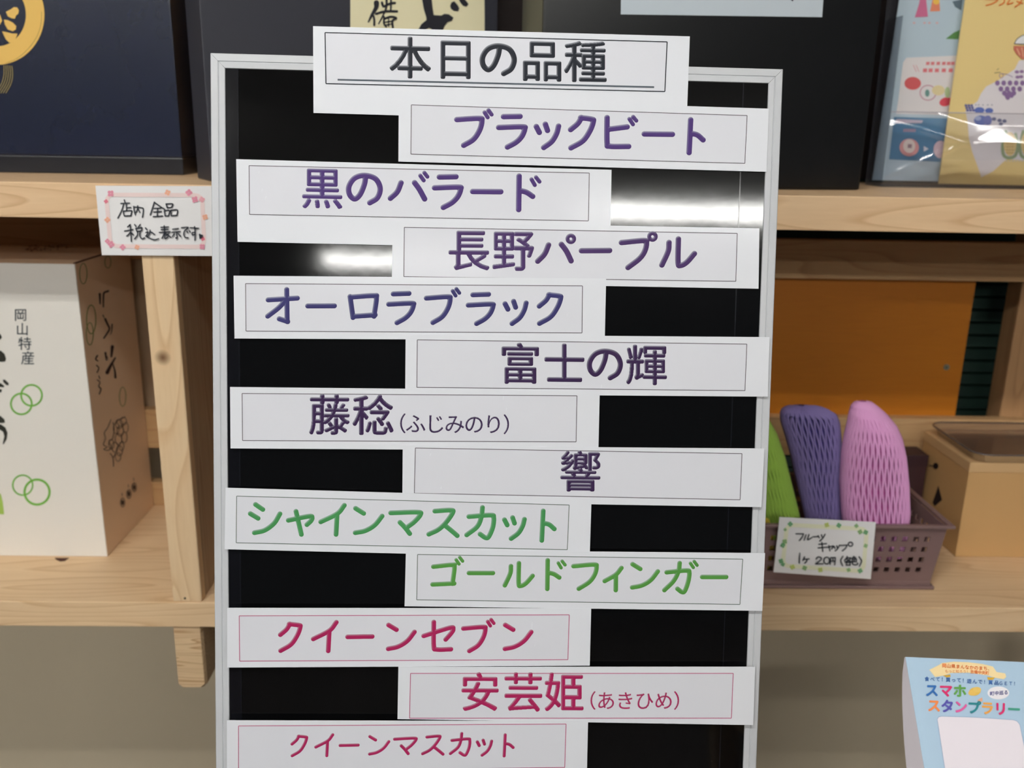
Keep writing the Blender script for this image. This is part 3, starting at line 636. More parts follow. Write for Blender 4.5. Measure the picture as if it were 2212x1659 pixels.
tagcard('price_tag', [(1684, 1117), (1892, 1128), (1881, 1251), (1671, 1236)], 0.0285, 'white card with green clover border and handwritten price on the front of the basket', (236, 236, 208),
        [(1707, 1132, 6, G1), (1786, 1134, 6, G2), (1812, 1135, 6, G1), (1850, 1136, 5, G3), (1858, 1149, 6, G3), (1870, 1150, 6, G1), (1696, 1144, 4, G3), (1695, 1170, 6, G3), (1691, 1178, 6, G1), (1870, 1179, 5, G3), (1687, 1212, 6, G1), (1691, 1219, 5, G1), (1712, 1225, 6, G2), (1738, 1227, 6, G3), (1772, 1231, 6, G2), (1833, 1231, 5, G3), (1858, 1233, 6, G1)],
        [T2(s) for s in s2], 2.6, [])

# ================================================================== boxes on the upper shelf
def rbox(name, corner, ang, width, thick, height, m, lab, cat='box', lid=0.0, bev=0.002):
    """upright box: corner = front-left foot, front runs along ang; returns root + front-face map"""
    e1 = Vector((math.cos(ang), math.sin(ang), 0)); e2 = Vector((-math.sin(ang), math.cos(ang), 0)); c = Vector(corner)
    ctr = c + e1 * width / 2 + e2 * thick / 2; root = thing(name, ctr, lab, cat)
    mtx = Matrix.Translation(c) @ Matrix.Rotation(ang, 4, 'Z')
    return root, e1, e2, c, mtx
# navy box, left
cA = onZ(397, 378, ZU1 + 0.0003); cAl = onZ(20, 373, ZU1); ang = math.atan2(cA[1] - cAl[1], cA[0] - cAl[0]); ang = min(ang, math.radians(6))
wA = 0.30; cl = Vector(cA) - Vector((math.cos(ang), math.sin(ang), 0)) * wA
navy = mat('dark navy glossy carton', (17, 24, 46), 0.26, 0.5, bump=0.06, bscale=500, var=0.06, vscale=14)
root, e1, e2, c0, mtx = rbox('gift_box', cl, ang, wA, 0.10, 0.36, navy, 'dark navy box with a round gold emblem, far left on the upper shelf')
MB().box(0, wA, 0, 0.10, 0.0, 0.020, 0.0012, mtx).build('box_base', mat('darker navy carton', (15, 16, 24), 0.3, 0.5), root)
MB().box(0.0006, wA - 0.0006, 0.0006, 0.0994, 0.0202, 0.36, 0.0015, mtx).build('box_body', navy, root)
nA = np.array([math.sin(ang), -math.cos(ang), 0.0])
fA = lambda e: (lambda x, y: Vector(onP(x, y, np.array(cl) + nA * e - nA * 0.0006, nA)))
ik = Ink(fA(0.0005), (226, 186, 104))
ik.ring(-6, 32, 82, 88, 40, n=60, col=(226, 186, 104)); 
ik.poly(to(0, 0, 4.706, [(60, 120), (110, 95), (140, 72), (175, 75), (192, 105), (185, 140), (160, 160), (150, 190), (115, 185), (80, 165)]))
ik.poly(to(0, 0, 4.706, [(40, 200), (80, 205), (130, 230), (165, 265), (160, 300), (130, 318), (80, 300), (50, 250)]))
ik.poly(to(0, 0, 4.706, [(22, 318), (60, 325), (120, 340), (178, 342), (165, 380), (145, 420), (95, 435), (60, 400), (35, 350)]))
ik.poly(to(0, 0, 4.706, [(-60, 120), (0, 150), (22, 210), (0, 250), (-60, 240)]))
for k in range(5): ik.curve(to(0, 0, 4.706, [(120 - k * 20, 670 - k * 2), (128 - k * 22, 760), (112 - k * 24, 850), (60 - k * 26, 945)]), 1.1, (178, 160, 100))
ik.build('printed_emblem', root, 0.3)
ik = Ink(fA(0.0007), (60, 50, 40)); ik.curve(to(0, 0, 4.706, [(422, 120), (418, 230), (380, 360), (300, 480), (180, 590), (60, 640)]), 0.7, (90, 75, 45)); ik.build('emblem_line', root, 0.3)

# grey-black box, middle, turned
cB = onZ(457, 392, ZU1 + 0.0003); angB = math.radians(29)
greyb = mat('charcoal matt carton', (48, 49, 57), 0.5, 0.4, bump=0.05, bscale=500, var=0.05, vscale=10)
root, e1, e2, c0, mtx = rbox('gift_box', cB, angB, 0.352, 0.070, 0.40, greyb, 'charcoal box with a cream brush-lettered label, middle of the upper shelf')
MB().box(0, 0.352, 0, 0.070, 0.0, 0.40, 0.0014, mtx).build('box_body', greyb, root)
nB = np.array([math.sin(angB), -math.cos(angB), 0.0])
fB = lambda e: (lambda x, y: Vector(onP(x, y, np.array(cB) + nB * e, nB)))
f = fB(0.0006); lq = [f(757, -95), f(1046, -95), f(1047, 92), f(757, 84)]
mb = MB(); mb.add(lq + [p + Vector(-nB) * 0.0004 for p in lq], [(0, 1, 2, 3)[::-1], (4, 5, 6, 7), (0, 1, 5, 4), (1, 2, 6, 5), (2, 3, 7, 6), (3, 0, 4, 7)])
lb = mb.build('paper_label', mat('cream label paper', (238, 230, 192), 0.6, 0.3), root); lb['label'] = 'cream paper label with black brush lettering'
Z = lambda pts: to(740, 0, 5.53, pts)
ik = Ink(fB(0.0011), (46, 46, 52))
ik.poly(Z([(940, -60), (1060, -60), (1075, 90), (1090, 180), (1180, 185), (1215, 165), (1270, 170), (1325, 210), (1305, 250), (1255, 265), (1220, 310), (1190, 380), (1080, 380), (1060, 345), (1030, 335), (1000, 350), (975, 375), (895, 372), (940, 290), (1000, 240), (1000, 210), (970, 110)]))
ik.poly(Z([(1285, 70), (1300, 30), (1335, 15), (1375, 60), (1395, 100), (1380, 135), (1330, 130), (1295, 105)]))
ik.poly(Z([(1385, -20), (1440, -30), (1485, 20), (1505, 50), (1480, 80), (1440, 70), (1405, 30)]))
ik.curve(Z([(405, 35), (400, 90), (350, 180), (308, 262)]), 12, w1=3); ik.curve(Z([(370, 190), (378, 240), (378, 300)]), 4.5)
ik.curve(Z([(470, 30), (490, 75), (560, 45), (625, 35)]), 5); ik.curve(Z([(525, -10), (520, 90), (480, 190), (430, 285)]), 5, w1=2.5); ik.curve(Z([(578, -10), (575, 120)]), 4)
ik.curve(Z([(400, 165), (450, 150), (520, 135), (650, 135)]), 5); ik.curve(Z([(495, 200), (495, 280), (520, 320)]), 4); ik.curve(Z([(500, 225), (570, 200), (640, 215), (595, 250), (600, 330)]), 4.5)
ik.curve(Z([(510, 265), (590, 250)]), 2.5); ik.curve(Z([(510, 300), (590, 285)]), 2.5); ik.curve(Z([(548, 225), (548, 315)]), 2.5)
ik.build('brush_lettering', root)

# black box, right
cC = onZ(1857, 410.5, ZU1 + 0.0003); angC = math.radians(11); wC = 0.385
clC = Vector(cC) - Vector((math.cos(angC), math.sin(angC), 0)) * wC
blk = mat('black satin carton', (10, 10, 11), 0.28, 0.45, bump=0.05, bscale=500, var=0.1, vscale=10)
root, e1, e2, c0, mtx = rbox('gift_box', clC, angC, wC, 0.10, 0.40, blk, 'large black box with a pale blue label, right of the menu board top')
MB().box(0, wC, 0, 0.10, 0.0, 0.40, 0.003, mtx).build('box_body', blk, root)
nC = np.array([math.sin(angC), -math.cos(angC), 0.0])
fC = lambda e: (lambda x, y: Vector(onP(x, y, np.array(cC) + nC * e, nC)))
f = fC(0.0006); lq = [f(1343, -110), f(1786, -110), f(1776, 37), f(1341, 31)]
mb = MB(); mb.add(lq + [p + Vector(-nC) * 0.0004 for p in lq], [(0, 1, 2, 3)[::-1], (4, 5, 6, 7), (0, 1, 5, 4), (1, 2, 6, 5), (2, 3, 7, 6), (3, 0, 4, 7)])
lb = mb.build('paper_label', mat('pale blue label paper', (196, 206, 214), 0.5, 0.3), root); lb['label'] = 'pale blue paper label'
ik = Ink(fC(0.0011), (46, 44, 60)); ik.poly([(1702, -6), (1718, -6), (1712, 3)]); ik.build('label_mark', root)

# ================================================================== brochures in a clear holder, upper right
YB = 0.232; YF = 0.222
hold = thing('brochure_holder', (0.66, 0.215, ZU1), 'clear plastic brochure pocket at the right end of the upper shelf', 'brochure holder')
clr = clear_mat('clear acrylic sheet', (240, 242, 246), 0.3, 0.05, 0.03)
hx0 = onY(1893, 398, 0.21)[0]; HX1 = 0.90; z0 = ZU1 + 0.0004
MB().box(hx0, HX1, 0.245, 0.2465, z0, z0 + 0.30, 0.0004).build('back_sheet', clr, hold)
MB().box(hx0, hx0 + 0.0015, 0.196, 0.2448, z0 + 0.0016, z0 + 0.20, 0.0004).build('side_wall', clr, hold)
MB().box(hx0, HX1, 0.195, 0.2448, z0, z0 + 0.0014, 0.0003).build('base_sheet', clr, hold)
# front pocket of soft vinyl: taut at the edges, bulging and creased
zt = onY(2000, 244, 0.20)[2]
def bulge(s, t):
    """s along, t up (0..1): forward offset of the vinyl"""
    sm = lambda v: (lambda c: c * c * (3 - 2 * c))(max(0.0, min(1.0, v)))
    tc = 0.93 - 0.20 * sm((s - 0.06) / 0.22)
    a = 0.41 * (0.17 * s if s < 0.5 else 0.085 * (1 - sm((s - 0.5) / 0.5))) * sm(t / 0.4)
    u = (t - (tc - 0.12)) / 0.24
    a -= 0.16 * (zt - z0) * 0.24 * max(0.0, min(1.0, u))
    a += 0.0018 * math.exp(-(((s - 0.22) * 1.4 + (t - 0.6)) / 0.05) ** 2) * math.exp(-((s - 0.15) / 0.10) ** 2)
    a += 0.0022 * math.exp(-(((s - 0.10) * 2.2 - (t - 0.35)) / 0.035) ** 2) * math.exp(-((s - 0.10) / 0.09) ** 2)
    a += 0.0004 * math.sin(s * 31 + t * 4) * math.sin(t * 3.1)
    return a
NS, NT = 130, 60; vs = []
for j in range(NT + 1):
    for i in range(NS + 1):
        s_, t_ = i / NS, j / NT; vs.append(Vector((hx0 + 0.002 + (HX1 - hx0 - 0.004) * s_, 0.1955 - bulge(s_ * 1.0, t_), z0 + 0.0006 + (zt - z0) * t_)))
clr2 = clear_mat('clear soft vinyl', (242, 243, 246), 1.6, 0.08, 0.03)
link_mesh('front_pocket', vs, [(j * (NS + 1) + i, j * (NS + 1) + i + 1, (j + 1) * (NS + 1) + i + 1, (j + 1) * (NS + 1) + i) for j in range(NT) for i in range(NS)], clr2, hold, True)
MB().tube([(hx0 + 0.002 + (HX1 - hx0 - 0.004) * i / 60, 0.1955 - bulge(i / 60, 1.0), zt + 0.0006) for i in range(61)], 0.0006, 6).build('pocket_hem', mat('vinyl hem', (170, 165, 175), 0.3, 0.5), hold)

def sheet(name, q, Y, m, lab, cat='brochure', thick=0.0012):
    P = [Vector(onY(*p, Y)) for p in q]; root = thing(name, (P[3] + P[2]) / 2, lab, cat)
    mb = MB(); mb.add(P + [p + Vector((0, thick, 0)) for p in P], [(0, 1, 2, 3)[::-1], (4, 5, 6, 7), (0, 1, 5, 4), (1, 2, 6, 5), (2, 3, 7, 6), (3, 0, 4, 7)])
    mb.build('paper_sheet', m, root); return root
bl = sheet('brochure', [(1956, -90), (2240, -86), (2190, 395), (1884, 389)], YB, mat('pale blue brochure paper', (180, 198, 210), 0.45, 0.4), 'pale blue brochure in the clear holder, partly behind the yellow one')
A5 = lambda pts: to(1880, 0, 6.663, pts); A6 = lambda pts: to(1880, 200, 6.663, pts)
mY = lambda Y, e: (lambda x, y: Vector(onY(x, y, Y - e)))
ik = Ink(mY(YB, 0.0003))
ik.poly(A5([(520, 830), (1240, 800), (1140, 1660), (370, 1640), (400, 1450), (470, 900)]) , (222, 216, 216))
ik.poly(A5([(640, 250), (700, 60), (720, -40), (800, -40), (830, 240)]), (200, 110, 145)); ik.poly(A5([(860, 165), (890, 20), (910, -40), (990, -40), (1005, 160)]), (226, 140, 110)); ik.disc(*A5([(950, 20)])[0], 7, col=(236, 190, 90))
for k, x in enumerate((630, 780, 850, 960)): ik.disc(*A5([(x, 330)])[0], 3.0, 2.2, col=(214, 170, 176))
ik.poly(A5([(1085, 560), (1200, 470), (1290, 430), (1270, 565)]), (92, 136, 80)); ik.poly(A5([(1180, 20), (1330, -10), (1310, 150), (1220, 100)]), (92, 108, 120))
for k, x in enumerate((830, 900, 980, 1060, 1130, 1190)): ik.poly(A5([(x - 26, 890), (x + 26, 888), (x + 22, 935), (x - 30, 937)]), (214, 126, 130))
for k, x in enumerate((790, 870, 960, 1060, 1160)): ik.poly(A5([(x - 30, 985), (x + 30, 985), (x + 26, 1040), (x - 34, 1040)]), (216, 120, 126))
for x in (620, 660): ik.line(A5([(x, 940), (x + 40, 1030)]), 2, (214, 170, 176))
ik.disc(*A5([(610, 1200)])[0], 18, 14, 24, (206, 96, 98)); ik.disc(*A5([(1085, 1465)])[0], 14, 9.5, 20, (206, 80, 92), -0.3)
ik.ring(*A5([(830, 1335)])[0], 17, 16, 2, col=(190, 130, 150)); ik.disc(*A5([(820, 1340)])[0], 5, 8, col=(110, 146, 140)); ik.disc(*A5([(980, 1300)])[0], 14, 11, col=(222, 206, 160)); ik.disc(*A5([(1110, 1330)])[0], 6, 12, col=(176, 196, 150))
ik.poly(A6([(340, 350), (1120, 370), (1010, 1000), (270, 960)]), (74, 122, 158)); 
ik.build('printed_panel', bl)
ik = Ink(mY(YB, 0.0006)); ik.poly(A6([(380, 380), (760, 400), (740, 440), (350, 440)]), (206, 190, 206)); ik.poly(A6([(480, 520), (660, 522), (650, 570), (470, 565)]), (150, 130, 150))
ik.disc(*A6([(560, 790)])[0], 21, 19, 28, (214, 150, 150)); ik.disc(*A6([(560, 770)])[0], 13, 15, 20, (222, 206, 200)); ik.poly(A6([(540, 740), (600, 742), (596, 800), (536, 798)]), (150, 120, 130))
ik.disc(*A6([(1010, 820)])[0], 15, 19, 24, (214, 186, 196)); ik.poly(A6([(770, 770), (840, 810), (770, 850)]), (206, 206, 216))
ik.build('printed_pictures', bl)
yl = sheet('brochure', [(2098, -90), (2420, -86), (2375, 403), (2027, 397)], YF, mat('yellow brochure paper', (232, 206, 140), 0.45, 0.4), 'yellow brochure with a white map and fruit pictures in the clear holder')
ik = Ink(mY(YF, 0.0003), (226, 220, 224))
ik.poly(to(1480, 0, 2.676, [(2100, 330), (1930, 350), (1905, 400), (1800, 470), (1740, 500), (1710, 540), (1690, 585), (1640, 620), (1620, 640), (1632, 700), (1640, 800), (1660, 880), (1690, 960), (1712, 1025), (1780, 990), (1830, 945), (1860, 920), (1990, 930), (2100, 930)]))
ik.build('printed_map', yl)
ik = Ink(mY(YF, 0.0006))
for r, (n_, y_, x_) in enumerate(((5, 1195, 1830), (4, 1280, 1880), (3, 1340, 1930), (2, 1372, 1965), (1, 1400, 1978))):
    for k in range(n_): ik.disc(*A5([(x_ + k * 90 * (1 if r < 2 else 0.75), y_)])[0], 5.2, 5.8, 12, (136, 108, 152))
for (x, y) in ((2110, 1035), (2180, 1030), (2120, 1110), (2170, 1105)): ik.disc(*A5([(x, y)])[0], 5, 3.5, 12, (150, 120, 160))
ik.ring(*A5([(1885, 1090)])[0], 4, 5, 1.2, 14, (150, 120, 160)); ik.curve(A5([(1905, 1060), (1980, 1075), (2050, 1110)]), 1.2, (140, 110, 150)); ik.curve(A5([(1790, 1050), (1870, 1040)]), 1.4, (120, 110, 90)); ik.curve(A5([(1820, 1010), (1850, 985)]), 1, (120, 110, 90))
for k in range(9): ik.disc(*A6([(1375 + (k % 3) * 42 + (k // 3) * 12, 185 + (k // 3) * 35)])[0], 3, 3, 10, (104, 104, 150))
ik.disc(*A6([(1570, 255)])[0], 11, 7, 18, (94, 110, 176)); ik.disc(*A6([(1710, 260)])[0], 9, 6, 18, (94, 110, 176)); ik.disc(*A6([(1590, 400)])[0], 15, 11, 20, (110, 122, 184)); ik.disc(*A6([(1690, 400)])[0], 9, 11, 18, (120, 124, 180)); ik.disc(*A6([(1550, 370)])[0], 7, 5, 14, (170, 180, 215))
for x, y in ((1780, 380), (1860, 400), (1930, 410), (1880, 455)): ik.disc(*A6([(x, y)])[0], 5, 4, 12, (110, 110, 140))
for x in (1520, 1560, 1620, 1690, 1750): ik.disc(*A6([(x, 178)])[0], 2, 1.3, 8, (150, 150, 165))
for ox in (0, 250):
    ik.curve(A6([(1950 + ox, 560), (1905 + ox, 760), (1920 + ox, 900), (2000 + ox, 940), (2090 + ox, 900), (2120 + ox, 760), (2090 + ox, 600)]), 7, (150, 166, 130)); ik.disc(*A6([(2010 + ox, 740)])[0], 14, 26, 24, (226, 200, 140))
    for yy in range(600, 880, 45): ik.curve(A6([(1945 + ox, yy), (2080 + ox, yy)]), 0.8, (180, 140, 90))
    for xx in (1975, 2010, 2045): ik.curve(A6([(xx + ox, 580), (xx + ox, 880)]), 0.8, (190, 150, 100))
ik.poly(A5([(2070, 625), (2120, 560), (2200, 510), (2290, 500), (2290, 640)]), (232, 232, 234)); ik.curve(A5([(2070, 630), (2110, 565), (2180, 515), (2260, 500)]), 1.5, (60, 60, 80)); ik.curve(A5([(2070, 630), (2280, 640)]), 1.5, (70, 60, 80))
ik.poly(A5([(2062, 660), (2280, 665), (2280, 860), (2180, 850), (2100, 780), (2062, 715)]), (198, 116, 96)); ik.line(A5([(2110, 700), (2150, 790)]), 2, (230, 180, 150)); ik.line(A5([(2180, 690), (2200, 820)]), 2, (230, 180, 150))
for st in ([(1660, -10), (1830, -5), (1760, 50), (1665, 80)], [(1930, -10), (1920, 40), (1855, 78)], [(2010, -10), (1970, 60), (2050, 40)], [(2180, -10), (2150, 50), (2080, 100)], [(2110, 20), (2190, 50)]): ik.curve(A5(st), 2.6, (222, 116, 50))
for k in range(6): ik.disc(*A6([(1960 + k * 45, 985)])[0], 2, 1.5, 8, (196, 196, 190))
ik.build('printed_fruit', yl)

# ================================================================== carton on the lower shelf, left
XS, YFc, zc0, zc1 = -0.4885, 0.1145, ZL1 + 0.0003, 1.0915
ct = thing('fruit_carton', (-0.60, 0.21, ZL1), 'tall white carton with green rings standing on the lower shelf at left', 'box')
cf = mat('white carton board', (232, 228, 220), 0.6, 0.3, bump=0.05, bscale=300)
cs_ = mat('bare kraft carton side', (234, 206, 176), 0.65, 0.25, bump=0.05, bscale=300)
mb = MB(); xl = -0.72
mb.box(xl, XS, YFc, YFc + 0.0025, zc0, zc1, 0.0006); mb.build('front_panel', cf, ct)
MB().box(XS - 0.0025, XS, YFc + 0.0027, 0.279, zc0, zc1, 0.0005).build('side_panel', cs_, ct)
MB().box(xl, xl + 0.0025, YFc + 0.0027, 0.279, zc0, zc1, 0.0005).build('side_panel', cs_, ct)
MB().box(xl + 0.003, XS - 0.0027, 0.2765, 0.279, zc0 + 0.003, zc1 - 0.003, 0.0005).build('rear_panel', cs_, ct)
MB().box(xl + 0.003, XS - 0.0027, YFc + 0.0027, 0.276, zc0, zc0 + 0.0025, 0.0005).build('bottom_flap', cs_, ct)
MB().box(xl + 0.003, XS - 0.0027, YFc + 0.0027, 0.279, zc1 - 0.0025, zc1, 0.0005).build('top_flap', cs_, ct)
MB().box(XS - 0.0026, XS + 0.0003, YFc + 0.002, 0.279, zc1 + 0.0001, zc1 + 0.0016, 0.0003).build('fold_edge', mat('dark fold', (96, 60, 46), 0.7), ct)
fF = lambda x, y: Vector(onY(x, y, YFc - 0.0004)); fS = lambda x, y: Vector(onX(x, y, XS + 0.0004)); fT = lambda x, y: Vector(onZ(x, y, zc1 + 0.0004))
GR = (116, 176, 74)
ik = Ink(fF, GR)
for (x, y, r, w) in ((68, 854, 22.5, 4), (46, 872.5, 22.5, 4), (49, 1048, 21.5, 3.4), (80, 1063, 27, 5)): ik.ring(x, y, r, r, w)
ik.poly([(-20, 1050), (2, 1068), (6, 1085), (9, 1111), (-20, 1111)], (164, 196, 96)); ik.build('printed_rings', ct)
for i, (ch, cx, cy, s_) in enumerate((('岡', 45.5, 680, 29), ('山', 50, 711, 29), ('特', 53.5, 742, 30), ('産', 60, 773, 31))):
    gl_ = glyph(ch, 0.013, 0.004, 2)[3]; lettering('lettering', ch, cx - s_ * 0.46, cy, cx + s_ * 0.46, cy, s_, fF, (64, 70, 76), ct, grow=0.004)
ik = Ink(fF, (52, 52, 46)); Q3 = lambda p: to(0, 500, 5.185, p); Q4 = lambda p: to(0, 800, 5.185, p)
ik.poly(Q3([(-40, 1140), (5, 1150), (22, 1185), (5, 1210), (-40, 1220)])); ik.poly(Q3([(-60, 1330), (10, 1335), (50, 1370), (68, 1425), (60, 1455), (20, 1462), (-60, 1450)]))
ik.poly(Q4([(30, 105), (55, 103), (98, 145), (95, 168), (70, 165), (38, 135)])); ik.poly(Q4([(-20, 140), (10, 145), (50, 175), (40, 190), (-20, 185)])); ik.poly(Q4([(-20, 205), (22, 215), (15, 245), (-20, 250)]))
ik.poly(Q4([(-60, 510), (5, 510), (50, 550), (55, 585), (30, 590), (-60, 588)])); ik.poly(Q4([(-60, 600), (10, 605), (60, 640), (84, 700), (75, 770), (40, 830), (30, 822), (48, 740), (35, 690), (0, 665), (-60, 660)]))
ik.build('brush_lettering', ct)
ik = Ink(fS, (112, 138, 62))
for (x, y, rx, ry, w) in ((180, 591, 8, 22, 1.6), (233, 566, 6.5, 13, 1.4), (197, 690, 10, 31, 1.8), (194, 721, 7.5, 24, 1.6), (265, 857, 7, 20.5, 1.4)): ik.ring(x, y, rx, ry, w)
ik.build('printed_rings', ct)
ik = Ink(fS, (62, 44, 46))
for (pts, w, w1) in (([(1118, 700), (1122, 810)], 5, 3), ([(1212, 668), (1165, 690), (1158, 760), (1158, 845)], 4.5, 3), ([(1155, 940), (1165, 968)], 2.5, 1), ([(1178, 980), (1205, 1040), (1225, 1090), (1200, 1140), (1162, 1195)], 4.5, 3), ([(1255, 1040), (1250, 1120), (1235, 1155)], 3, 1),
                     ([(1258, 1290), (1246, 1400)], 7, 4), ([(1180, 1360), (1190, 1440)], 4.5, 2.5), ([(1200, 1400), (1208, 1440)], 2, 1), ([(1290, 1415), (1240, 1500), (1200, 1580)], 3, 8), ([(1262, 1480), (1285, 1560), (1292, 1635)], 2, 5),
                     ([(1090, 1390), (1070, 1430), (1095, 1450)], 3, 2), ([(1080, 1500), (1105, 1530), (1085, 1580)], 2.2, 2), ([(1105, 1620), (1118, 1650)], 1.8, 1.5), ([(1085, 1700 - 40), (1120, 1690), (1100, 1730)], 1.6, 1.6), ([(1105, 1740), (1130, 1765), (1110, 1820)], 2.4, 2)):
    ik.curve(Q3(pts), w, w1=w1)
for (x, y, rx, ry) in ((1330, 600, 40, 50), (1380, 570, 36, 44), (1405, 640, 30, 56), (1345, 680, 38, 60), (1300, 650, 32, 60), (1390, 750, 32, 60), (1325, 770, 38, 62), (1285, 860, 34, 56), (1335, 900, 34, 56), (1320, 970, 30, 48), (1360, 850, 26, 50), (1245, 830, 30, 52)): ik.ring(*Q4([(x, y)])[0], rx / 5.185, ry / 5.185, 1.1, 20)
ik.curve(Q4([(1400, 520), (1320, 560), (1300, 590)]), 1.6); ik.curve(Q4([(1240, 550), (1205, 640), (1165, 700), (1180, 760), (1155, 830), (1195, 860), (1160, 885), (1210, 895), (1240, 860), (1220, 790), (1260, 760), (1275, 660), (1262, 580)]), 1.2)
ik.curve(Q4([(1230, 930), (1262, 980), (1268, 1075)]), 1.4); ik.curve(Q4([(1290, 930), (1262, 985)]), 1.2)
for (x, y) in ((1370, 1480), (1440, 1385), (1500, 1310)): ik.ring(*Q4([(x, y)])[0], 4.4, 9.5, 1.4, 18); ik.disc(*Q4([(x, y)])[0], 2.4, 5.5, 12); ik.curve(Q4([(x - 8, y - 105), (x - 5, y - 75)]), 1.2)
ik.build('brush_lettering', ct)
ik = Ink(fT, (160, 120, 92)); rr = random.Random(3)
for k in range(60):
    t = rr.random(); x = 55 + 95 * t + rr.gauss(0, 4); y = 541 - 14 * t + rr.gauss(0, 4); ik.disc(x, y, rr.uniform(1.5, 3.6), rr.uniform(0.9, 1.8), 8)
ik.build('printed_picture', ct)

# ================================================================== basket of foam fruit caps
bm_ = mat('mauve-brown plastic', (122, 98, 96), 0.42, 0.45)
rz = 0.806; bx0, bx1, by0, by1 = 0.245, 0.551, 0.036, 0.200; tx = 0.006
bk = thing('plastic_basket', (0.40, 0.12, ZL1), 'mauve-brown perforated plastic basket on the lower shelf at right', 'basket')
def wall(P00, P10, P11, P01, nu, nv, mu, mv, thick, name, hole=0.5):
    """perforated plate between four corners; nu x nv square holes with margins (fractions)"""
    P = [Vector(p) for p in (P00, P10, P11, P01)]; nrm = (P[1] - P[0]).cross(P[3] - P[0]).normalized() * thick
    def cuts(n, m0, m1):
        c = [0.0]; st = (1 - m0 - m1) / n
        for k in range(n): a = m0 + st * k; c += [a + st * (1 - hole) / 2, a + st * (1 + hole) / 2]
        return c + [1.0]
    U, V = cuts(nu, *mu), cuts(nv, *mv); mb = MB()
    def pt(u, v): a = P[0].lerp(P[1], u); b = P[3].lerp(P[2], u); return a.lerp(b, v)
    G = [[pt(u, v) for u in U] for v in V]; W_ = len(U); H_ = len(V)
    vs = [p for r in G for p in r] + [p + nrm for r in G for p in r]; N = W_ * H_; fs = []; solid = lambda i, j: 0 <= i < W_ - 1 and 0 <= j < H_ - 1 and not (i % 2 == 1 and j % 2 == 1)
    for j in range(H_ - 1):
        for i in range(W_ - 1):
            if not solid(i, j): continue
            a, b, c, d = j * W_ + i, j * W_ + i + 1, (j + 1) * W_ + i + 1, (j + 1) * W_ + i
            fs += [(a, d, c, b), (a + N, b + N, c + N, d + N)]
            for (di, dj, e) in ((0, -1, (a, b)), (1, 0, (b, c)), (0, 1, (c, d)), (-1, 0, (d, a))):
                if not solid(i + di, j + dj): fs.append((e[0], e[1], e[1] + N, e[0] + N))
    mb.add(vs, fs); return mb.build(name, bm_, bk)
zb = ZL1 + 0.010; yb0 = by0 + 0.010; ZR = rz - 0.003
wall((bx0 + tx, yb0, zb), (bx1 - tx, yb0, zb), (bx1, by0 + 0.002, ZR), (bx0, by0 + 0.002, ZR), 21, 4, (0.03, 0.045), (0.12, 0.14), -0.0016, 'front_wall')
wall((bx1 - tx, yb0, zb), (bx1 - tx, by1 - 0.008, zb), (bx1 - 0.001, by1, ZR), (bx1 - 0.001, by0 + 0.002, ZR), 11, 4, (0.06, 0.06), (0.12, 0.14), -0.0016, 'side_wall')
wall((bx0 + tx, by1 - 0.008, zb), (bx0 + tx, yb0, zb), (bx0, by0 + 0.002, ZR), (bx0, by1, ZR), 11, 4, (0.06, 0.06), (0.12, 0.14), -0.0016, 'side_wall')
wall((bx1 - tx, by1 - 0.008, zb), (bx0 + tx, by1 - 0.008, zb), (bx0, by1, ZR), (bx1, by1, ZR), 21, 4, (0.03, 0.03), (0.12, 0.14), -0.0016, 'back_wall')
mb = MB(); o_ = 0.0065
for (x0, x1, y0, y1) in ((bx0 - o_, bx1 + o_, by0 - o_ + 0.002, by0 + 0.002), (bx0 - o_, bx1 + o_, by1, by1 + o_), (bx0 - o_, bx0, by0 + 0.002, by1), (bx1, bx1 + o_, by0 + 0.002, by1)): mb.box(x0, x1, y0, y1, rz - 0.0035, rz, 0.0007)
mb.build('rim', bm_, bk)
mb = MB(); mb.box(bx0 - 0.001 + tx, bx1 + 0.004 - tx, yb0 - 0.004, by1 - 0.004, ZL1 + 0.0004, ZL1 + 0.0050, 0.0015); mb.box(bx0 + tx, bx1 - tx, yb0 - 0.0005, by1 - 0.0075, ZL1 + 0.0045, zb + 0.0006, 0.001); mb.build('base', bm_, bk)

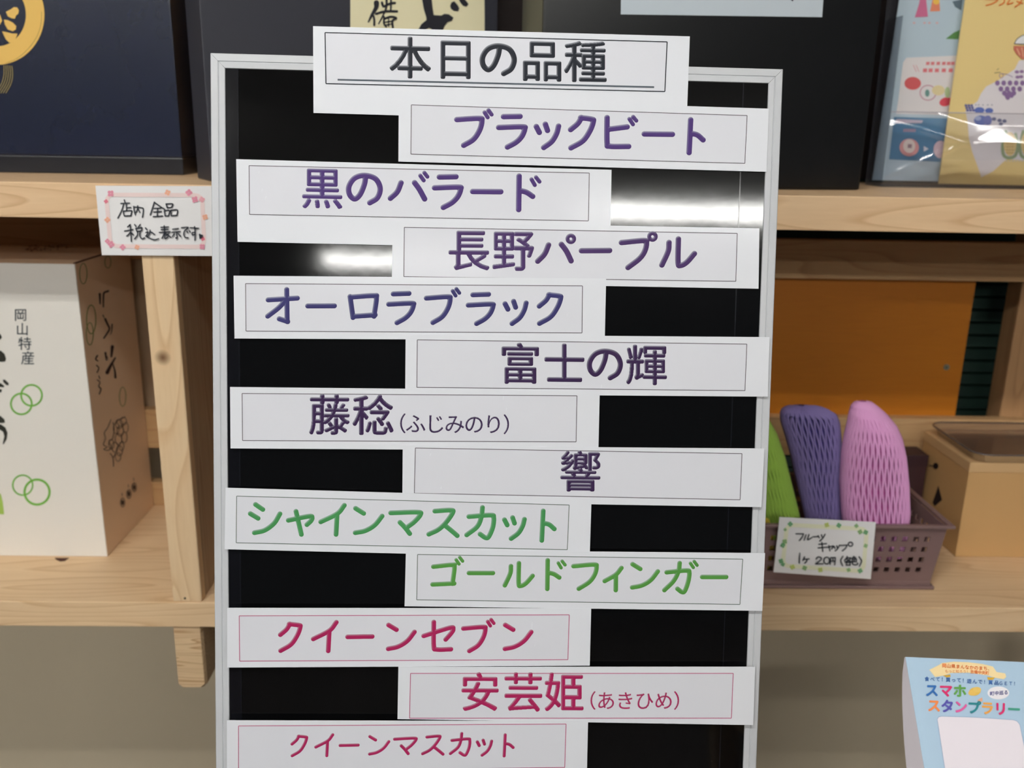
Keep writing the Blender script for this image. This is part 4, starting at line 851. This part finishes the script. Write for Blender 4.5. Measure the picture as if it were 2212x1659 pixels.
def foamcap(name, prof, Y, depth, col, col_in, lab, N=40, A=0.45, lean=0.0, seed=1, fine=1.0):
    """prof: list of (y_px, xL_px, xR_px) from the tip down"""
    rows = []
    ys = [p[0] for p in prof]
    LV = 58
    for i in range(LV + 1):
        t = (i / LV) ** 1.15 if i else 0.0; y = ys[0] + (ys[-1] - ys[0]) * t
        xl = np.interp(y, ys, [p[1] for p in prof]); xr = np.interp(y, ys, [p[2] for p in prof])
        a, b = onY(xl, y, Y), onY(xr, y, Y); c = (a + b) / 2; hw = max(0.0008, abs(b[0] - a[0]) / 2); rows.append((Vector((c[0], c[1] + depth, c[2])), hw))
    hmax = max(r[1] for r in rows)
    root = thing(name, rows[-1][0], lab, 'fruit cap', 'foam net fruit caps in the basket')
    def pnt(i, th, k=1.0):
        c, hw = rows[i]; d = depth * min(1.0, hw / hmax * 1.15)
        z = 0
        return c + Vector((math.cos(th) * hw * k, -math.sin(th) * d * k, 0))
    fm = mat(name + col_in[0], col, 0.6, 0.25); im = mat(name + ' inner ' + col_in[0], col_in[1], 0.8, 0.1)
    vs = [pnt(i, 2 * math.pi * k / 32, 0.90) for i in range(LV + 1) for k in range(32)]
    fs = [(i * 32 + k, i * 32 + (k + 1) % 32, (i + 1) * 32 + (k + 1) % 32, (i + 1) * 32 + k) for i in range(LV) for k in range(32)] + [tuple(range(32))]
    link_mesh('inner_layer', vs, fs, im, root, True)
    mb = MB(); r_ = random.Random(seed)
    for k in range(N):
        pts = []; rs = []
        for i in range(LV + 1):
            ph = i * 0.62 * fine + lean * k
            tri = 2 * abs((ph / math.pi) % 2 - 1) - 1
            th = 2 * math.pi * (k + (1 if k % 2 else -1) * A * 0.5 * tri) / N + lean * 0.02 * i
            pts.append(pnt(i, th)); rs.append(0.0014 * min(1, 0.5 + rows[i][1] / hmax))
        if min(p.y for p in pts[LV // 3:]) > Y + depth * 1.25: continue
        mb.tube(pts, rs, 5, False)
    mb.build('foam_net', fm, root, True)
    return root
foamcap('foam_fruit_cap', [(881, 1872, 1892), (884, 1866, 1903), (893, 1859, 1915), (910, 1855, 1934), (935, 1851, 1955), (960, 1845, 1966), (1000, 1839, 1975), (1060, 1835, 1981), (1125, 1838, 1983), (1210, 1850, 1974)], 0.056, 0.027,
        (236, 172, 222), ('pink', (190, 90, 160)), 'pink foam net fruit cap standing in the basket', N=72, seed=1, lean=0.02)
foamcap('foam_fruit_cap', [(889, 1738, 1752), (891, 1722, 1775), (897, 1707, 1800), (908, 1701, 1820), (925, 1702, 1827), (960, 1713, 1830), (1000, 1724, 1832), (1060, 1737, 1830), (1125, 1752, 1832), (1210, 1768, 1834)], 0.084, 0.024,
        (136, 122, 178), ('violet', (70, 62, 130)), 'violet foam net fruit cap in the basket between the pink and green ones', N=58, seed=2)
foamcap('foam_fruit_cap', [(880, 1612, 1628), (884, 1600, 1640), (895, 1592, 1655), (915, 1590, 1669), (950, 1598, 1689), (1000, 1610, 1707), (1060, 1628, 1722), (1125, 1648, 1738), (1210, 1672, 1752)], 0.066, 0.027,
        (158, 196, 84), ('green', (110, 150, 50)), 'lime green foam net fruit cap, half hidden by the board frame', N=76, seed=3, fine=0.7)
foamcap('foam_fruit_cap', [(1120, 1600, 1610), (1124, 1595, 1640), (1135, 1592, 1668), (1160, 1590, 1676), (1200, 1592, 1676), (1235, 1598, 1668)], 0.0475, 0.016,
        (214, 190, 70), ('yellow', (180, 150, 40)), 'yellow foam net fruit cap behind the basket holes left of the price card', N=30, seed=4)

# ================================================================== tan carton with a clear tray, far right; dark box behind the basket
tc_ = thing('small_carton', (0.72, 0.22, ZL1), 'small tan cardboard carton right of the plastic basket', 'box')
tan = mat('tan cardboard', (198, 158, 106), 0.6, 0.3, bump=0.06, bscale=300, var=0.04, vscale=12)
c0 = onZ(2069, 1202, ZL1 + 0.0003); c1 = onY(2087, 996, c0[1])
hx = c0[0] - 0.004; TZ = 0.849; TY = 0.134
MB().box(hx, 0.86, TY, 0.262, ZL1 + 0.0003, TZ, 0.0012).build('carton_body', tan, tc_)
MB().box(hx - 0.0008, 0.861, TY - 0.0008, 0.2628, TZ - 0.0125, TZ + 0.0008, 0.0008).build('lid_edge', mat('paler tan lid', (204, 168, 122), 0.55, 0.3), tc_)
ik = Ink(lambda x, y: Vector(onX(x, y, hx - 0.0004)), (44, 34, 34)); W3 = lambda p: to(1980, 860, 4.366, p)
ik.poly(W3([(205, 825), (240, 960), (170, 1020), (150, 985)])); ik.curve(W3([(120, 635), (200, 650)]), 2.5); ik.disc(*W3([(180, 640)])[0], 6, 7, 14)
ik.build('printed_mark', tc_)
tr_ = thing('clear_tray', (0.72, 0.20, TZ), 'shallow clear plastic tray lying on the tan carton', 'tray')
clr3 = clear_mat('clear rigid plastic', (232, 228, 226), 0.5, 0.08, 0.04)
def rrect(x0, x1, y0, y1, r, z, n=6):
    out = []
    for cx, cy, a0 in ((x1 - r, y0 + r, -90), (x1 - r, y1 - r, 0), (x0 + r, y1 - r, 90), (x0 + r, y0 + r, 180)):
        for k in range(n + 1): a = math.radians(a0 + 90 * k / n); out.append(Vector((cx + r * math.cos(a), cy + r * math.sin(a), z)))
    return out
tx0, tx1, ty0, ty1 = hx + 0.004, 0.855, TY - 0.006, 0.258; zt0 = TZ + 0.0012
R_ = [rrect(tx0 + .008, tx1 - .008, ty0 + .008, ty1 - .008, .012, zt0), rrect(tx0 + .004, tx1 - .004, ty0 + .004, ty1 - .004, .016, zt0 + .001), rrect(tx0, tx1, ty0, ty1, .02, zt0 + .013), rrect(tx0 - .003, tx1 + .003, ty0 - .003, ty1 + .003, .022, zt0 + .0135), rrect(tx0 - .003, tx1 + .003, ty0 - .003, ty1 + .003, .022, zt0 + .0122)]
n = len(R_[0]); mb = MB(); mb.add([p for r in R_ for p in r], [tuple(range(n))] + [(r * n + i, r * n + (i + 1) % n, (r + 1) * n + (i + 1) % n, (r + 1) * n + i) for r in range(4) for i in range(n)])
mb.build('tray_body', clr3, tr_, True)
loop = rrect(tx0 - .003, tx1 + .003, ty0 - .003, ty1 + .003, .022, zt0 + .013); MB().tube(loop + [loop[0]], 0.0011, 6).build('tray_rim', clear_mat('clear rolled rim', (190, 182, 180), 1.0, 0.12, 0.10), tr_, True)
p0 = onY(1975, 1062, 0.225); p1 = onY(2006, 985, 0.225)
db = thing('dark_box', (p0[0] - 0.01, 0.24, ZL1), 'small dark maroon box behind the basket, beside the tan carton', 'box')
MB().box(p0[0] - 0.05, p1[0], 0.225, 0.262, ZL1 + 0.0003, p1[2], 0.001).build('box_body', mat('dark maroon card', (58, 34, 38), 0.5, 0.4), db)
MB().box(p0[0] - 0.0505, p1[0] + 0.0005, 0.2245, 0.2625, p1[2] - 0.016, p1[2] + 0.0008, 0.0008).build('box_lid', mat('dark maroon lid', (50, 28, 34), 0.5, 0.4), db)

# ================================================================== leaning leaflet sign, lower right, on a side table
SA, SB = math.radians(46), math.radians(4)
S0 = onY(1956, 1419, -0.40); sd1 = np.array([math.cos(SB), -math.sin(SB), 0.0]); sd2 = np.array([-math.sin(SB) * math.sin(SA), -math.cos(SB) * math.sin(SA), -math.cos(SA)]); sn = np.cross(sd2, sd1); sn = sn / np.linalg.norm(sn)
if np.dot(sn, CAM - S0) < 0: sn = -sn
SL = 0.215; SWd = 0.150
bz = (S0 + sd2 * SL)[2]
sg = thing('leaflet_sign', Vector(S0 + sd1 * SWd / 2 + sd2 * SL), 'pale blue leaning card sign with colourful lettering at the lower right', 'sign')
SP = lambda a, b, e=0.0: Vector(S0 + sd1 * a + sd2 * b + sn * e)
skyb = mat('pale blue card', (176, 202, 224), 0.45, 0.35); whc = mat('white card back', (238, 230, 236), 0.5, 0.3)
mb = MB(); P = [SP(0, 0), SP(SWd, 0), SP(SWd, SL), SP(0, SL)]; mb.add(P + [p - Vector(sn) * 0.0006 for p in P], [(0, 1, 2, 3)[::-1], (4, 5, 6, 7), (0, 1, 5, 4), (1, 2, 6, 5), (2, 3, 7, 6), (3, 0, 4, 7)]); mb.build('front_sheet', skyb, sg)
# side gusset: from the fold back to a bowed rear edge
rear = [(1951, 1423, .06), (1946, 1448, .35), (1942, 1478, .6), (1940.5, 1505, .75), (1941, 1533, .85), (1945, 1560, .92), (1950, 1587, .96), (1957, 1622, 1.0), (1965, 1659, 1.0), (1976, 1700, 1.0)]
fold = [(1956, 1419), (1958.5, 1436), (1962, 1456), (1966, 1482), (1971, 1508), (1976, 1536), (1981, 1562), (1985, 1587), (1990, 1622), (1997, 1659), (2004, 1700)]
bul = lambda t: 0.030 * math.sin(math.pi * min(1.0, t * 0.80) ** 0.75)
NL = 24; gv = []; bv = []
for i in range(NL + 1):
    t = i / NL; a = SP(0, SL * t, -0.0002); gv += [a, a - Vector(sn) * (0.002 + bul(t) * 0.6) - Vector(sd1) * bul(t) * 0.17]
    b = SP(SWd, SL * t, -0.0002); bv += [gv[-1], b - Vector(sn) * (0.002 + bul(t) * 0.6)]
link_mesh('side_gusset', gv, [(2 * i, 2 * i + 1, 2 * i + 3, 2 * i + 2) for i in range(NL)], whc, sg, True)
link_mesh('rear_sheet', bv, [(2 * i, 2 * i + 1, 2 * i + 3, 2 * i + 2) for i in range(NL)], whc, sg, True)
K8 = lambda p: to(1920, 1400, 6.404, p); fG = lambda e: (lambda x, y: Vector(onP(x, y, S0 + sn * e, sn)))
ik = Ink(fG(0.0003)); CRM = (244, 220, 168)
ik.poly(K8([(560, 300), (680, 240), (740, 205), (900, 188), (1100, 195), (1300, 220), (1440, 255), (1490, 330), (1610, 350), (1625, 400), (1590, 430), (1460, 410), (1360, 375), (1100, 340), (860, 345), (760, 380), (640, 400), (600, 350)]), CRM)
ik.poly(K8([(750, 380), (850, 365), (855, 398), (800, 405)]), (214, 170, 60)); ik.poly(K8([(1360, 400), (1470, 408), (1440, 440), (1370, 440)]), (214, 170, 60))
ik.disc(*K8([(1190, 600)])[0], 13, 9, 20, (228, 186, 90), -0.2); ik.disc(*K8([(1220, 575)])[0], 9, 6, 16, (232, 196, 110)); ik.disc(*K8([(1150, 620)])[0], 8, 6, 16, (232, 190, 100))
ik.disc(*K8([(1515, 620)])[0], 23.5, 14, 32, (240, 236, 240)); ik.poly(K8([(1225, 720), (1290, 680), (1300, 730), (1250, 750)]), (226, 170, 140))
# white panel
pn = [(672, 985), (690, 955), (730, 945), (1200, 960), (1720, 995), (1775, 1015), (1810, 1060), (1880, 1400), (1960, 1900), (840, 1900), (775, 1659)]
ik.line(K8(pn) + [K8(pn)[0]], 1.6, (120, 150, 190), caps=True); ik.build('printed_shapes', sg)
ik = Ink(fG(0.0005)); ik.poly(K8(pn), (236, 228, 236)); ik.build('blank_panel', sg)
fg6 = fG(0.0007)
def sl(txt, x0, y0, x1, y1, em, col, cols=None, **kw):
    a = K8([(x0, y0)])[0]; b = K8([(x1, y1)])[0]
    return lettering('lettering', txt, a[0], a[1], b[0], b[1], em / 6.404, fg6, col, sg, cols=cols, step=3, **kw)
OG = (222, 110, 56); BL = (52, 96, 160)
sl('岡山県まんなかのまち、', 740, 240, 1390, 285, 62, OG, grow=0.012)
sl('もっと知ろう！', 780, 318, 1090, 325, 48, (226, 150, 100), grow=0.006); sl('吉備中央町', 1128, 325, 1388, 345, 54, OG, grow=0.008)
sl('食べて！', 495, 425, 745, 432, 68, BL, grow=0.012); sl('買って！', 790, 435, 1035, 447, 68, BL, grow=0.012); sl('遊んで！', 1080, 455, 1330, 468, 68, BL, grow=0.012); sl('賞品', 1378, 470, 1520, 482, 68, BL, grow=0.012); sl('ＧＥＴ！', 1530, 485, 1745, 490, 62, BL, grow=0.010)
sl('スマホ', 515, 580, 1070, 592, 190, BL, cols=[(58, 110, 176), (214, 52, 110), (100, 160, 80)], grow=0.035)
sl('スタンプラリー', 545, 790, 1815, 850, 190, BL, cols=[(238, 138, 80), (88, 84, 166), (222, 96, 160), (50, 130, 140), (238, 170, 90), (214, 52, 110), (70, 150, 130)], grow=0.035)
sl('町中巡る', 1400, 630, 1645, 610, 64, (80, 80, 140), grow=0.014)
# side table under the sign (below the picture)
tb = thing('side_table', (0.46, -0.50, 0.0), 'small wooden side table carrying the blue leaning sign', 'table')
tz = min(v.z for v in bv + gv) - 0.0005
MB().box(0.27, 0.66, -0.72, -0.42, tz - 0.022, tz, 0.002).build('table_top', pineX, tb)
for x in (0.29, 0.61):
    for y in (-0.70, -0.47): MB().box(x, x + 0.03, y, y + 0.03, 0.0, tz - 0.022, 0.002).build('leg', pineZ, tb, loc=(x, y, 0))
